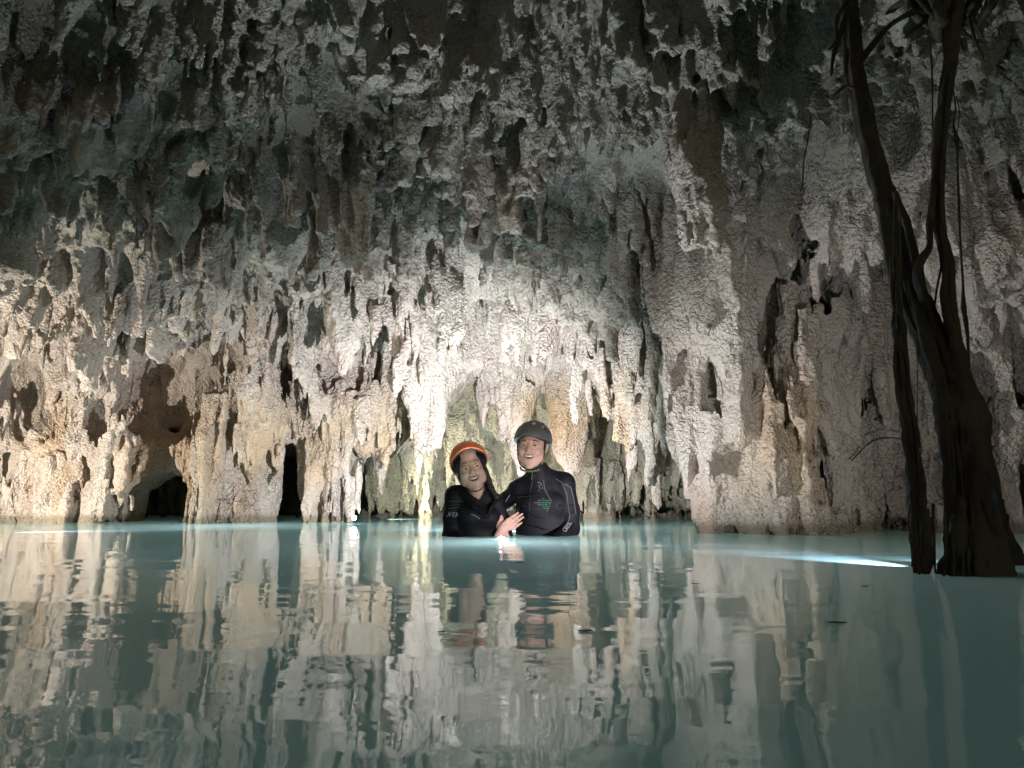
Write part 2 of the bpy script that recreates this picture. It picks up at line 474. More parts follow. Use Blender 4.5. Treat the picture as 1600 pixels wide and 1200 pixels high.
ST = 'stalactite'
rp = np.random.default_rng(9)
def pillar(label, px, ptop, y, w, **kw):
    hang('rock_pillar', label, px, ptop, 860, w, y=y, k=.10, **kw)
    for _ in range(int(w * .35)):                      # flutes and bulges standing round its skin
        a_ = rp.uniform(-3.1, 0.6); rr_ = w / FPX * y * .5 * rp.uniform(.75, 1.02)
        c0 = at(px, 830, y); cx_, cy_ = c0.x + math.cos(a_) * rr_, y + math.sin(a_) * rr_ * .8
        L_ = rp.uniform(.3, 1.0); zt_ = rp.uniform(.15, .95)
        add_cone((cx_, cy_, zt_ + L_ * .3, L_, rp.uniform(.03, .085), rp.uniform(1, 1.4), 0, rp.uniform(.25, .7), rp.uniform(.01, .05), rp.uniform(-.05, .05), 0), .04)
    for _ in range(int(w * .30)):                      # round flowstone bosses
        a_ = rp.uniform(-3.1, 0.4); rr_ = w / FPX * y * .5 * rp.uniform(.85, 1.05); L_ = rp.uniform(.08, .2)
        c0 = at(px, 830, y); rb = rp.uniform(.04, .10)
        add_cone((c0.x + math.cos(a_) * rr_, y + math.sin(a_) * rr_ * .8, rp.uniform(.0, .95) + L_, L_, rb, 1, 0, .3, rb * .8, 0, 0), .03)

pillar('broad tan fluted rock pillar standing in the water, second pillar left of the bright torch', 380, 640, 7.2, 130, p=.25, tip=.28)
pillar('tapering cream rock pillar whose narrow foot touches the water just left of the bright torch', 512, 560, 7.45, 125, p=.8, tip=.13)
pillar('massive knobbly cream pillar standing in the water between the couple and the tree', 1178, 700, 4.95, 160, p=.2, tip=.28)
pillar('slim greenish column at the back of the chamber, right of the helmeted man', 928, 700, 9.0, 28, p=.3, tip=.10)
pillar('short fluted pillar standing in the water between the massive pillar and the hanging roots', 1328, 700, 5.0, 60, p=.3, tip=.10)
hang(ST, 'large pale pointed stalactite on the front of the broad left pillar', 402, 610, 768, 74, p=.55, y=6.85)
hang(ST, 'stalactite with a yellowish knobbed tip hanging right above the bright torch', 597, 650, 790, 52, p=.7, y=7.25)
hang(ST, 'bright white triangular stalactite left of the orange helmet, above it', 684, 580, 692, 58, p=.8, y=6.75)
hang(ST, 'dark blunt stalactite silhouetted against the bright wall, left of the darker pointed one', 540, 480, 592, 70, p=.55, y=6.15, tip=.02)
hang(ST, 'dark ragged pointed stalactite silhouetted against the bright wall above the torch', 624, 490, 602, 62, p=.8, y=6.1)
hang(ST, 'narrow pale stalactite hanging over the shaded hollow in the left wall', 270, 490, 588, 40, p=.7, y=6.9)
hang(ST, 'long orange-brown drape hanging from the lip, left of the white triangular one', 662, 470, 745, 62, p=.6, y=6.6, ex=1.4)
hang(ST, 'slender warm stalactite in the arch above the two heads, nearer the woman', 762, 590, 678, 28, p=.6, y=7.5)
hang(ST, 'second slender warm stalactite in the arch above the gap between the two heads', 785, 590, 692, 32, p=.6, y=7.5)
hang(ST, 'long warm cream stalactite hanging beside the man\'s helmet towards the woman', 812, 580, 752, 48, p=.5, y=7.45, tip=.02)
hang(ST, 'wide orange drapery hanging behind the man\'s grey helmet', 892, 560, 742, 92, p=.5, y=7.5, tip=.04, ex=1.3)
hang(ST, 'smooth grey cone with a long tip at the top of the ceiling above the man', 768, 10, 152, 48, p=.6)
hang(ST, 'small dark smooth stalactite cut by the top edge, nearest the middle of the left half', 562, -40, 42, 24, p=.45, tip=.02, y=3.0)
hang(ST, 'bulbous grey stalactite with a narrow pale tip hanging above the massive pillar', 1025, 60, 162, 56, p=.95)
hang(ST, 'long dark tube-like stalactite running down the ceiling above the massive pillar', 1076, 130, 388, 44, p=.35, tip=.045, dy=-0.08)
hang(ST, 'short pale finger beside the long dark tube-like stalactite', 1094, 150, 245, 22, p=.4, dy=-.22)
hang(ST, 'smooth brown tapered stalactite on the ceiling above the man, the upper of a close pair', 818, 150, 252, 28, p=.45, dy=-.1)
hang(ST, 'smooth grey tapered stalactite just below the brown one above the man', 800, 210, 325, 36, p=.6, dy=-.08)
hang(ST, 'smooth dark tongue of rock hanging in the middle of the ceiling above the visible torch', 560, 255, 408, 28, p=.3, tip=.04, dy=-.1)
hang(ST, 'wide grey-green cone on the ceiling above the smooth dark tongue', 505, 150, 262, 56, p=.8, dy=-.05)
hang(ST, 'broad fan-shaped stalactite under the dark overhang on the left of the ceiling', 290, 275, 375, 95, p=.85, dy=-.25)
hang(ST, 'narrow drip next to the fan-shaped stalactite, on its right', 332, 285, 368, 34, p=.6, dy=-.25)
hang(ST, 'sharp grey-green spike right of the dark overhang', 466, 260, 350, 44, p=.85, dy=-.15)
hang(ST, 'brown tapering stalactite at the top of the ceiling, left of the greenish cone', 318, -10, 84, 46, p=.6, dy=-.1)
hang(ST, 'greenish cone below the brown tapering stalactite at the top left of the ceiling', 362, 55, 115, 50, p=.9, dy=-.1)
hang(ST, 'wide blunt pale-rimmed stalactite, left one of a pair left of the leaning tree', 1140, 50, 146, 74, p=.55, dy=-.1)
hang(ST, 'wide blunt pale-rimmed stalactite, right one of a pair left of the leaning tree', 1188, 50, 152, 64, p=.5, dy=-.1)
hang(ST, 'small round-tipped stalactite hanging left of the leaning tree trunk, the higher one', 1282, 110, 190, 38, p=.4, tip=.02, dy=-.08)
hang(ST, 'small round-tipped stalactite hanging left of the leaning tree trunk, the lower one', 1258, 165, 230, 28, p=.4, tip=.02, dy=-.08)
hang(ST, 'plump pale stalactite hanging left of the dangling root bundle', 1338, 460, 632, 58, p=.4, tip=.02, y=4.75, lpx=-4)
hang(ST, 'tan stalactite left of the plump pale one beside the dangling root bundle', 1304, 440, 545, 40, p=.6, y=4.8)
hang(ST, 'thin drip below the plump pale stalactite, over the dark recess right of the massive pillar', 1284, 590, 668, 22, p=.5, y=4.9)
hang(ST, 'tall dark drapery column descending the left wall near the picture\'s edge', 58, 60, 430, 84, p=.2, tip=.14, y=5.1, k=.12)
hang(ST, 'dark knobbly drapery hanging right of the tall dark column on the left wall', 118, 40, 200, 60, p=.5, tip=.04, y=4.6, k=.1)
hang(ST, 'grooved dark hanging mass between the knobbly drapery and the fan-shaped stalactite', 175, 60, 330, 70, p=.4, tip=.05, y=5.2, k=.12)
hang(ST, 'dark hooked stalactite on the lit lip straight above the man\'s helmet', 828, 430, 512, 50, p=.7, y=6.0)
hang(ST, 'twin-toothed drip on the lit lip left of the broad pillar', 240, 420, 500, 44, p=.7, y=6.3)
hang(ST, 'pale fringe tooth hanging from the lit wall edge right of the man', 985, 600, 690, 40, p=.7, y=6.75)
hang(ST, 'pale fringe tooth between the man and the massive pillar, nearer the pillar', 1032, 620, 712, 34, p=.7, y=6.1)
hang(ST, 'dangling rock tooth on the inner edge of the massive pillar', 1084, 680, 775, 26, p=.6, y=5.0)
hang(ST, 'cream tooth hanging from the wall edge between the tapering pillar and the broad left pillar', 462, 620, 690, 30, p=.7, y=7.1)


# --- fine drapery: many small drips on the ceiling and down the walls
r_ = np.random.default_rng(5)
nce = 0
for _ in range(3600):
    y = 1.8 + 6.2 * r_.random() ** 0.8
    s = r_.uniform(-0.95, 0.95)
    x = s * y
    if not (X0 + .3 < x < X1 - .3): continue
    yw = float(yw_s(s))
    if y > yw + 0.1: continue
    zt = ground_at(x, y)
    big = r_.random()
    sc_ = 0.55 + 0.45 * min(1.0, y / 6.5)
    L = (0.10 + 0.22 * r_.random() + (0.35 * r_.random() if big > 0.86 else 0)) * sc_
    rad = L * r_.uniform(0.20, 0.40) + 0.012
    add_cone((x, y, zt + 0.06, L + 0.06, rad, r_.uniform(1, 2.0), r_.uniform(0, 3.1), r_.uniform(.6, 1.0), 0.008, r_.uniform(-.03, .03), r_.uniform(-.03, .03)), 0.035)
    nce += 1
for _ in range(1800):
    s = r_.uniform(-0.80, 0.80)
    yw = float(yw_s(s)); 
    z = r_.uniform(-0.15, 2.1)
    zb = float(zb_s(np.float32(s)))
    if z < zb - 0.02: continue
    y = yw - max(0, z - 0.9) * 0.30 + r_.uniform(-0.10, 0.06)
    x = s * y
    L = r_.uniform(0.12, 0.50)
    rad = r_.uniform(0.022, 0.065)
    add_cone((x, y, z + L * 0.5, L, rad, r_.uniform(1, 1.6), r_.uniform(0, 3.1), r_.uniform(.4, .9), 0.008, r_.uniform(-.04, .04), r_.uniform(-.03, .01)), 0.035)
for _ in range(420):                                              # fringe along the curtain's lower edge
    px = r_.uniform(545, 1064)
    s = float(s_of(px)); yw = float(yw_s(s)); zb = float(zb_s(np.float32(s)))
    y = yw + r_.uniform(-.05, .5)
    L = r_.uniform(.12, .42)
    add_cone((s * y, y, zb + .16, L, r_.uniform(.025, .06), r_.uniform(1, 1.6), r_.uniform(0, 3.1), .7, .008, 0, 0), 0.04)
for _ in range(1500):                                             # back chamber draperies
    x = r_.uniform(-4.5, 3.2); z = r_.uniform(0.05, 1.6)
    L = r_.uniform(.2, .7)
    add_cone((x, 9.25 + r_.uniform(-.25, .15), z + L, L, r_.uniform(.03, .08), r_.uniform(1, 1.5), r_.uniform(0, 3.1), .6, .01, 0, 0), 0.05)


# --- drips and flutes on whatever rock faces the water: found by marching sight lines from the landing
def march_many(pxs, pys, y0=1.7):
    a = R(PITCH)
    cx, cy = (pxs - 800) / FPX, (600 - pys) / FPX
    dy = math.cos(a) - cy * math.sin(a); dz = (math.sin(a) + cy * math.cos(a)) / dy; dx = cx / dy
    hit = np.zeros(len(pxs)); alive = np.ones(len(pxs), bool)
    for y in np.arange(y0, 10.8, VOX):
        x = dx * y; z = CAMZ + dz * y
        i = ((x - X0) / VOX).astype(int); j = int((y - Y0) / VOX); k_ = ((z - Z0) / VOX).astype(int)
        ok = alive & (i > 0) & (i < nx) & (k_ > 0) & (k_ < nz)
        v = F[np.clip(i, 0, nx - 1), j, np.clip(k_, 0, nz - 1)]
        h = ok & (v > 0)
        hit[h] = y; alive &= ~h
    return dx * hit, hit, CAMZ + dz * hit
def reopen(q):
    global F
    for h_ in HOLLOWS: carve(h_[0], h_[1], h_[2], h_[3] * q, h_[4] * q, h_[5] * q)
    nz_ = (gnoise2(0.22, 0.22, 61) * 0.10 + gnoise2(0.09, 0.09, 62) * 0.07)
    for a_, b_, far_ in ((546, 1086, 8.9), (440, 480, 9.0)):
        s0, s1 = s_of(a_), s_of(b_)
        g2 = np.minimum(np.minimum(Yg - (YW - 0.6), far_ - Yg), np.minimum((S2 - s0) * Yg, (s1 - S2) * Yg)).astype(np.float32)
        i_, j_ = np.where(g2 > -0.1)
        i0, i1, j0, j1 = i_.min(), i_.max() + 1, j_.min(), j_.max() + 1
        G = np.minimum(g2[i0:i1, j0:j1, None], (ZB + nz_)[i0:i1, j0:j1, None] - gz)
        keep = MF[i0:i1, j0:j1].astype(np.float32)
        F[i0:i1, j0:j1] = np.maximum(smin(F[i0:i1, j0:j1], -G, 0.04), np.where(keep > -.5, keep, -1))
for batch, (num, Lr, Rr) in enumerate([(800, (.25, .75), (.05, .09)), (7500, (.14, .42), (.022, .045)), (11000, (.10, .30), (.016, .034)), (8000, (.06, .18), (.010, .020)), (5200, (.16, .46), (.013, .024))]):
    pxs = r_.uniform(-500, 2100, num); pys = r_.uniform(-350, 830, num)
    hx, hy, hz = march_many(pxs, pys)
    if batch in (2, 4): reopen(0.95)
    for x, y, z in zip(hx, hy, hz):
        if y < 1.7 or y > 10.6 or (batch == 0 and y < 4.6): continue
        sc_ = 0.50 + 0.50 * min(1.0, y / 7.0)
        q = mnoise.noise(Vector((x * .9, y * .9, z * .6 + batch)))       # calm and busy patches
        if q < -0.25 + 0.2 * r_.random() and batch > 0: continue
        L = r_.uniform(*Lr) * sc_ * (0.8 + 0.8 * max(0, q)); rad = r_.uniform(*Rr) * sc_
        if x > 0.95 and y < 6.2 and z < 2.0 and batch in (1, 2, 4): L *= 1.35; rad *= 1.35
        add_cone((x, y - rad * (r_.uniform(-.2, 1.1) if batch < 4 else r_.uniform(1.0, 3.2)), z + L * r_.uniform(.1, .45), L, rad, r_.uniform(1, 1.6), r_.uniform(0, 3.1), r_.uniform(.5, 1.0), 0.006, r_.uniform(-.02, .02), r_.uniform(-.03, .01)), (.045, .028, .016, .010, .008)[batch])

# --- rough rock
F += gnoise(0.42, 0.42, 0.8, 31) * 0.055
F += (0.3 - np.abs(gnoise(0.11, 0.11, 0.6, 34))) * (0.055 + 0.065 * sst(0.9, 1.3, gx))[:, None, None].astype(np.float32)
F += (0.3 - np.abs(gnoise(0.19, 0.19, 0.55, 35))) * (0.11 * sst(0.9, 1.3, gx))[:, None, None].astype(np.float32)
F += gnoise(0.17, 0.17, 0.45, 32) * 0.035
F += gnoise(0.085, 0.085, 0.2, 33) * 0.018
F[:, :, -1] = 1.0
B = 2.5 * VOX
F = np.clip(F, -B, B)
F[0] = -B; F[-1] = -B; F[:, -1] = -B; F[:, 0] = -B; F[:, :, 0] = -B; F[:, :, -1] = -B
grid = openvdb.FloatGrid(-B)
grid.copyFromArray(np.ascontiguousarray(F))
V, Q = grid.convertToQuads(0.0)
del F, grid
V = V.astype(np.float32) * VOX + np.array([X0 + VOX / 2, Y0 + VOX / 2, Z0 + VOX / 2], np.float32)
Q = Q.astype(np.int64)

# keep the side that faces the cave: drop the outer box hull
cen = V[Q].mean(1)
eps = VOX * 1.6
hull = (cen[:, 0] < X0 + eps) | (cen[:, 0] > X1 - eps) | (cen[:, 1] > Y1 - eps) | (cen[:, 2] > Z1 - eps) | (cen[:, 2] < Z0 + eps) | (cen[:, 1] < Y0 + eps)
Q = Q[~hull]

def compact(V, Q):
    used = np.zeros(len(V), bool); used[Q.ravel()] = True
    idx = np.cumsum(used) - 1
    return V[used], idx[Q]

# drop loose crumbs and keep big connected shells
def components(n, Q):
    lab = np.arange(n)
    e = np.concatenate([Q[:, [0, 1]], Q[:, [1, 2]], Q[:, [2, 3]]])
    for _ in range(400):
        m = np.minimum(lab[e[:, 0]], lab[e[:, 1]])
        old = lab.copy()
        np.minimum.at(lab, e[:, 0], m); np.minimum.at(lab, e[:, 1], m)
        lab = lab[lab]
        if np.array_equal(old, lab): break
    return lab
V, Q = compact(V, Q)
lab = components(len(V), Q)
u, cnt = np.unique(lab[Q[:, 0]], return_counts=True)
Q = Q[np.isin(lab[Q[:, 0]], u[cnt > 3000])]
V, Q = compact(V, Q)

# which faces deserve subdivision: those within a generous view cone
def subdivide(V, Q):
    E = np.concatenate([Q[:, [0, 1]], Q[:, [1, 2]], Q[:, [2, 3]], Q[:, [3, 0]]])
    Es = np.sort(E, 1)
    key = Es[:, 0] * np.int64(len(V)) + Es[:, 1]
    uk, inv = np.unique(key, return_inverse=True)
    ea, eb = uk // len(V), uk % len(V)
    mid = (V[ea] + V[eb]) * 0.5
    n = len(Q); nv = len(V); ne = len(uk)
    fc = V[Q].mean(1)
    # smooth old vertices a little (Catmull-like)
    acc = np.zeros_like(V); c = np.zeros(nv, np.float32)
    np.add.at(acc, ea, mid); np.add.at(acc, eb, mid); np.add.at(c, ea, 1); np.add.at(c, eb, 1)
    Vs = V * 0.5 + 0.5 * acc / np.maximum(c, 1)[:, None]
    e = inv.reshape(4, n) + nv
    f = np.arange(n) + nv + ne
    a, b, c_, d = Q.T
    Qn = np.concatenate([np.stack([a, e[0], f, e[3]], 1), np.stack([e[0], b, e[1], f], 1),
                         np.stack([f, e[1], c_, e[2]], 1), np.stack([e[3], f, e[2], d], 1)])
    return np.concatenate([Vs, mid, fc]).astype(np.float32), Qn

def vnormals(V, Q):
    n = np.cross(V[Q[:, 2]] - V[Q[:, 0]], V[Q[:, 3]] - V[Q[:, 1]])
    acc = np.zeros_like(V)
    for i in range(4):
        for a in range(3):
            acc[:, a] += np.bincount(Q[:, i], n[:, a], len(V))
    return acc / np.maximum(np.linalg.norm(acc, axis=1, keepdims=True), 1e-9)

def pnoise(P, cell, seed, sz=1.0):
    L = np.random.default_rng(seed).uniform(-1, 1, (64, 64, 64)).astype(np.float32)
    p = P / np.array([cell, cell, cell * sz], np.float32) + 200
    i = np.floor(p).astype(np.int64); t = (p - i).astype(np.float32); t = t * t * (3 - 2 * t)
    i &= 63; j = (i + 1) & 63
    x0, y0, z0 = i.T; x1, y1, z1 = j.T; tx, ty, tz = t.T
    a = L[x0, y0, z0] * (1 - tx) + L[x1, y0, z0] * tx
    b = L[x0, y1, z0] * (1 - tx) + L[x1, y1, z0] * tx
    c = L[x0, y0, z1] * (1 - tx) + L[x1, y0, z1] * tx
    d = L[x0, y1, z1] * (1 - tx) + L[x1, y1, z1] * tx
    return (a * (1 - ty) + b * ty) * (1 - tz) + (c * (1 - ty) + d * ty) * tz

def worley(P, cell, seed, sz=1.0):
    J = np.random.default_rng(seed).uniform(0.05, 0.95, (32, 32, 32, 3)).astype(np.float32)
    p = P / np.array([cell, cell, cell * sz], np.float32) + 300
    i = np.floor(p).astype(np.int64); fr = (p - i).astype(np.float32)
    best = np.full(len(P), 9.0, np.float32); sec = best.copy()
    for dx in (-1, 0, 1):
        for dy in (-1, 0, 1):
            for dz in (-1, 0, 1):
                o = np.array([dx, dy, dz])
                k = (i + o) & 31
                d = J[k[:, 0], k[:, 1], k[:, 2]] + o - fr
                r2 = np.einsum('ij,ij->i', d, d)
                sec = np.minimum(sec, np.maximum(best, r2)); best = np.minimum(best, r2)
    return np.sqrt(best), np.sqrt(sec)

for _l in range(SUBD):
    V, Q = subdivide(V, Q)
N = vnormals(V, Q)
warp = np.stack([pnoise(V, 0.07, 45), pnoise(V, 0.07, 46), pnoise(V, 0.07, 47)], 1) * 0.022
m1 = np.clip(pnoise(V, 0.45, 41) * 1.6 + 0.45, 0.12, 1) ; m2 = np.clip(pnoise(V, 0.30, 42) * 1.8 + 0.5, 0.25, 1)
ga = pnoise(V, 0.11, 43, 1.8) * 0.014 + pnoise(V, 0.05, 44, 1.5) * 0.008
w1, w2 = worley(V + warp, 0.070, 51, 1.7)
d1 = (0.62 - w1) * 0.020 * m1
V = V + N * (ga + d1)[:, None]
w1, w2 = worley(V + warp * .5, 0.032, 52, 1.4)
V = V + N * ((0.62 - w1) * 0.012 * (0.1 + 1.1 * m2) + pnoise(V, 0.020, 53) * 0.003)[:, None]
V = V.astype(np.float32)
N = vnormals(V, Q)
print("ROCK", len(V), len(Q))

def build_rock(name, faces, origin=(0, 0, 0)):
    q = Q[faces]
    used, inv = np.unique(q.ravel(), return_inverse=True)
    v = V[used] - np.array(origin, np.float32)
    me = bpy.data.meshes.new(name)
    me.vertices.add(len(v)); me.vertices.foreach_set('co', v.astype(np.float32).ravel())
    nf = len(q)
    me.loops.add(nf * 4); me.loops.foreach_set('vertex_index', inv.astype(np.int32))
    me.polygons.add(nf); me.polygons.foreach_set('loop_start', (np.arange(nf) * 4).astype(np.int32))
    me.polygons.foreach_set('use_smooth', np.ones(nf, bool))
    me.update(calc_edges=True)
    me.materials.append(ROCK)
    me.normals_split_custom_set_from_vertices(N[used].astype(np.float64).tolist() if False else N[used])
    o = bpy.data.objects.new(name, me); COL.objects.link(o)
    o.location = origin
    return o
C = V[Q].mean(1)
owner = np.full(len(Q), -1, np.int32)
for mi, (kind_, lab_, c_) in enumerate(MAJ):
    x, y, zt, L, rad = c_[:5]
    m_ = rad * 1.8 + abs(c_[9]) + 0.1
    sel = np.where((np.abs(C[:, 0] - x) < m_) & (np.abs(C[:, 1] - y) < m_) & (C[:, 2] < zt + 0.02) & (C[:, 2] > zt - L - 0.15))[0]
    if not len(sel): continue
    P_ = C[sel]
    f_ = cone_val(P_[:, 0], P_[:, 1], P_[:, 2], c_)
    th = 0.035 + 0.018 * pnoise(P_, 0.1, 77)
    owner[sel[(f_ > -th) & (owner[sel] < 0)]] = mi
for mi, (kind_, lab_, c_) in enumerate(MAJ):
    fs = np.where(owner == mi)[0]
    if len(fs) > 30:                                  # keep each formation in one piece
        u_, iv_ = np.unique(Q[fs].ravel(), return_inverse=True)
        ql_ = iv_.reshape(-1, 4); lb_ = components(len(u_), ql_)[ql_[:, 0]]
        uu_, cc_ = np.unique(lb_, return_counts=True)
        bad_ = lb_ != uu_[cc_.argmax()]
        owner[fs[bad_]] = -1; fs = fs[~bad_]
    if len(fs) < 30: print('EMPTY MAJOR', lab_); owner[fs] = -1; continue
    zb_ = C[fs, 2].min() if kind_ == 'stalactite' else 0.0
    o = build_rock(kind_, fs, (c_[0], c_[1], float(zb_)))
    tag(o, lab_, kind_.replace('rock_', ''), 'stalactites hanging from the cave roof' if kind_ == 'stalactite' else 'rock pillars standing in the water')
rest = owner < 0
tdep = yw_s(C[:, 0] / np.maximum(C[:, 1], .3)) - C[:, 1]
back = rest & (tdep < -0.9)
roof = rest & ~back & (N[Q[:, 0], 2] * 0 + C[:, 2] > 1.75 + 0.1 * pnoise(C, 0.4, 78))
wall = rest & ~back & ~roof
for nm, msk, lb in (('cave_ceiling', roof, 'grey-green rock ceiling covered in small drips'), ('cave_wall', wall, 'cream fluted rock wall rising from the water'), ('back_cave_wall', back, 'greenish draped wall at the back of the far chamber')):
    o = build_rock(nm, np.where(msk)[0]); o['kind'] = 'structure'; o['label'] = lb

# ================================================================ PEOPLE (implicit bodies, meshed once each)
class Vol:
    def __init__(s, lo, hi, vox):
        s.lo = np.array(lo, float); s.vox = vox
        s.n = np.ceil((np.array(hi, float) - s.lo) / vox).astype(int)
        s.f = np.full(s.n, -0.05, np.float32)
        s.ax = [s.lo[i] + (np.arange(s.n[i]) + .5) * vox for i in range(3)]
    def _op(s, cw, rb, fn, k, sub):
        i0 = np.clip(((np.array(cw) - rb - s.lo) / s.vox).astype(int), 0, s.n); i1 = np.clip(((np.array(cw) + rb - s.lo) / s.vox).astype(int) + 2, 0, s.n)
        if np.any(i1 <= i0): return
        X = s.ax[0][i0[0]:i1[0], None, None]; Y = s.ax[1][None, i0[1]:i1[1], None]; Z = s.ax[2][None, None, i0[2]:i1[2]]
        g = fn(X, Y, Z).astype(np.float32)
        sl = (slice(i0[0], i1[0]), slice(i0[1], i1[1]), slice(i0[2], i1[2]))
        s.f[sl] = smin(s.f[sl], -g, k) if sub else smax(s.f[sl], g, k)
    def ell(s, c, r, M=Matrix(), k=.01, sub=False, rot=None):
        A = M @ Matrix.Translation(c)
        if rot is not None: A = A @ Euler(tuple(R(v) for v in rot)).to_matrix().to_4x4()
        I = np.array(A.inverted()); w = A.translation; sc = M.to_scale()[0]
        def fn(X, Y, Z):
            x = (I[0, 0] * X + I[0, 1] * Y + I[0, 2] * Z + I[0, 3]) / r[0]
            y = (I[1, 0] * X + I[1, 1] * Y + I[1, 2] * Z + I[1, 3]) / r[1]
            z = (I[2, 0] * X + I[2, 1] * Y + I[2, 2] * Z + I[2, 3]) / r[2]
            q = np.sqrt(x * x + y * y + z * z)
            g = np.sqrt((x / r[0]) ** 2 + (y / r[1]) ** 2 + (z / r[2]) ** 2)
            return q * (1 - q) / np.maximum(g, 1e-6) * sc
        s._op(w, max(r) * sc * 1.25 + 2 * k + .008, fn, k, sub)
    def cap(s, a, b, ra, rb, M=Matrix(), k=.01, sub=False):
        a = np.array(M @ Vector(a)); b = np.array(M @ Vector(b)); sc = M.to_scale()[0]; ra *= sc; rb *= sc
        d = b - a; L2 = max(d @ d, 1e-12)
        def fn(X, Y, Z):
            t = np.clip(((X - a[0]) * d[0] + (Y - a[1]) * d[1] + (Z - a[2]) * d[2]) / L2, 0, 1)
            return ra + (rb - ra) * t - np.sqrt((X - a[0] - d[0] * t) ** 2 + (Y - a[1] - d[1] * t) ** 2 + (Z - a[2] - d[2] * t) ** 2)
        s._op((a + b) / 2, math.sqrt(L2) / 2 + max(ra, rb) + 2 * k + .012, fn, k, sub)
    def chain(s, pts, rs, M=Matrix(), k=.01, sub=False):
        for i in range(len(pts) - 1): s.cap(pts[i], pts[i + 1], rs[i], rs[i + 1], M, k, sub)
    def plane(s, M, p, n, k=.004):
        """cut away everything on the side the normal points to"""
        pw = np.array(M @ Vector(p)); nw = np.array((M.to_3x3() @ Vector(n)).normalized())
        g = ((s.ax[0][:, None, None] - pw[0]) * nw[0] + (s.ax[1][None, :, None] - pw[1]) * nw[1] + (s.ax[2][None, None, :] - pw[2]) * nw[2])
        s.f = smin(s.f, -g.astype(np.float32), k)
    def mesh(s, name, mats, parent, matfn=None):
        B = 3 * s.vox
        f = np.clip(s.f, -B, B); f[0] = f[-1] = -B; f[:, 0] = f[:, -1] = -B; f[:, :, 0] = f[:, :, -1] = -B
        g = openvdb.FloatGrid(-B); g.copyFromArray(np.ascontiguousarray(f))
        v, q = g.convertToQuads(0.0)
        v = v * s.vox + s.lo + s.vox * .5
        off = np.array(parent.matrix_world.translation if parent and parent.parent is None and False else (parent.location if parent else (0, 0, 0)))
        q = q[:, ::-1] if FLIP else q
        me = bpy.data.meshes.new(name)
        me.from_pydata((v - off).tolist(), [], q.tolist())
        if matfn is not None:
            c = v[q].mean(1); me.polygons.foreach_set('material_index', matfn(c).astype(np.int32))
        return link_mesh(name, me, mats, parent)
FLIP = True

SKIN_M = pmat('skin_tan', (0.55, 0.34, 0.25), .5, spec=.3, bump=.25, bscale=300, var=.10, vscale=30, Subsurface_Weight=.08)
SKIN_W = pmat('skin_warm', (0.60, 0.37, 0.28), .48, spec=.3, bump=.2, bscale=300, var=.08, vscale=30, Subsurface_Weight=.08)
LIP = pmat('lips', (0.47, 0.26, 0.20), .5)
MOUTHD = pmat('mouth_inside', (0.08, 0.02, 0.02), .6)
TEETH = pmat('teeth', (0.75, 0.72, 0.64), .25)
EYEW = pmat('eye_white', (0.36, 0.33, 0.30), .3)
IRIS = pmat('iris', (0.03, 0.015, 0.01), .1)
BROW = pmat('brow_hair', (0.03, 0.02, 0.016), .7, bump=.5, bscale=600)
HAIR = pmat('black_hair', (0.018, 0.014, 0.012), .42, bump=.9, bscale=250)
NEO = pmat('neoprene', (0.007, 0.007, 0.009), .6, spec=.22, bump=.5, bscale=180, var=.3, vscale=12)
NEO2 = pmat('neoprene_panel', (0.022, 0.024, 0.026), .38, bump=.4, bscale=90)
SEAM = pmat('seam_grey_green', (0.075, 0.10, 0.075), .75, bump=.3, bscale=400)
SEAMW = pmat('seam_pale', (0.32, 0.32, 0.33), .5)
GDOT = pmat('green_print', (0.05, 0.42, 0.20), .5)
WDOT = pmat('pale_print', (0.30, 0.42, 0.36), .5)
HG = pmat('helmet_grey', (0.10, 0.098, 0.088), .5, bump=.1, bscale=300, var=.15, vscale=25)
HGD = pmat('helmet_dark', (0.02, 0.02, 0.022), .5)
HO = pmat('helmet_orange', (0.80, 0.20, 0.06), .35, bump=.1, bscale=300, var=.12, vscale=25)
STRAP = pmat('strap_black', (0.018, 0.018, 0.018), .7, bump=.6, bscale=500)
STRAPG = pmat('strap_olive', (0.085, 0.11, 0.03), .8, bump=.8, bscale=260, var=.8, vscale=120)
OLIVE = pmat('olive_badge', (0.28, 0.30, 0.14), .5)
LOGOW = pmat('white_mark', (0.75, 0.73, 0.78), .5)

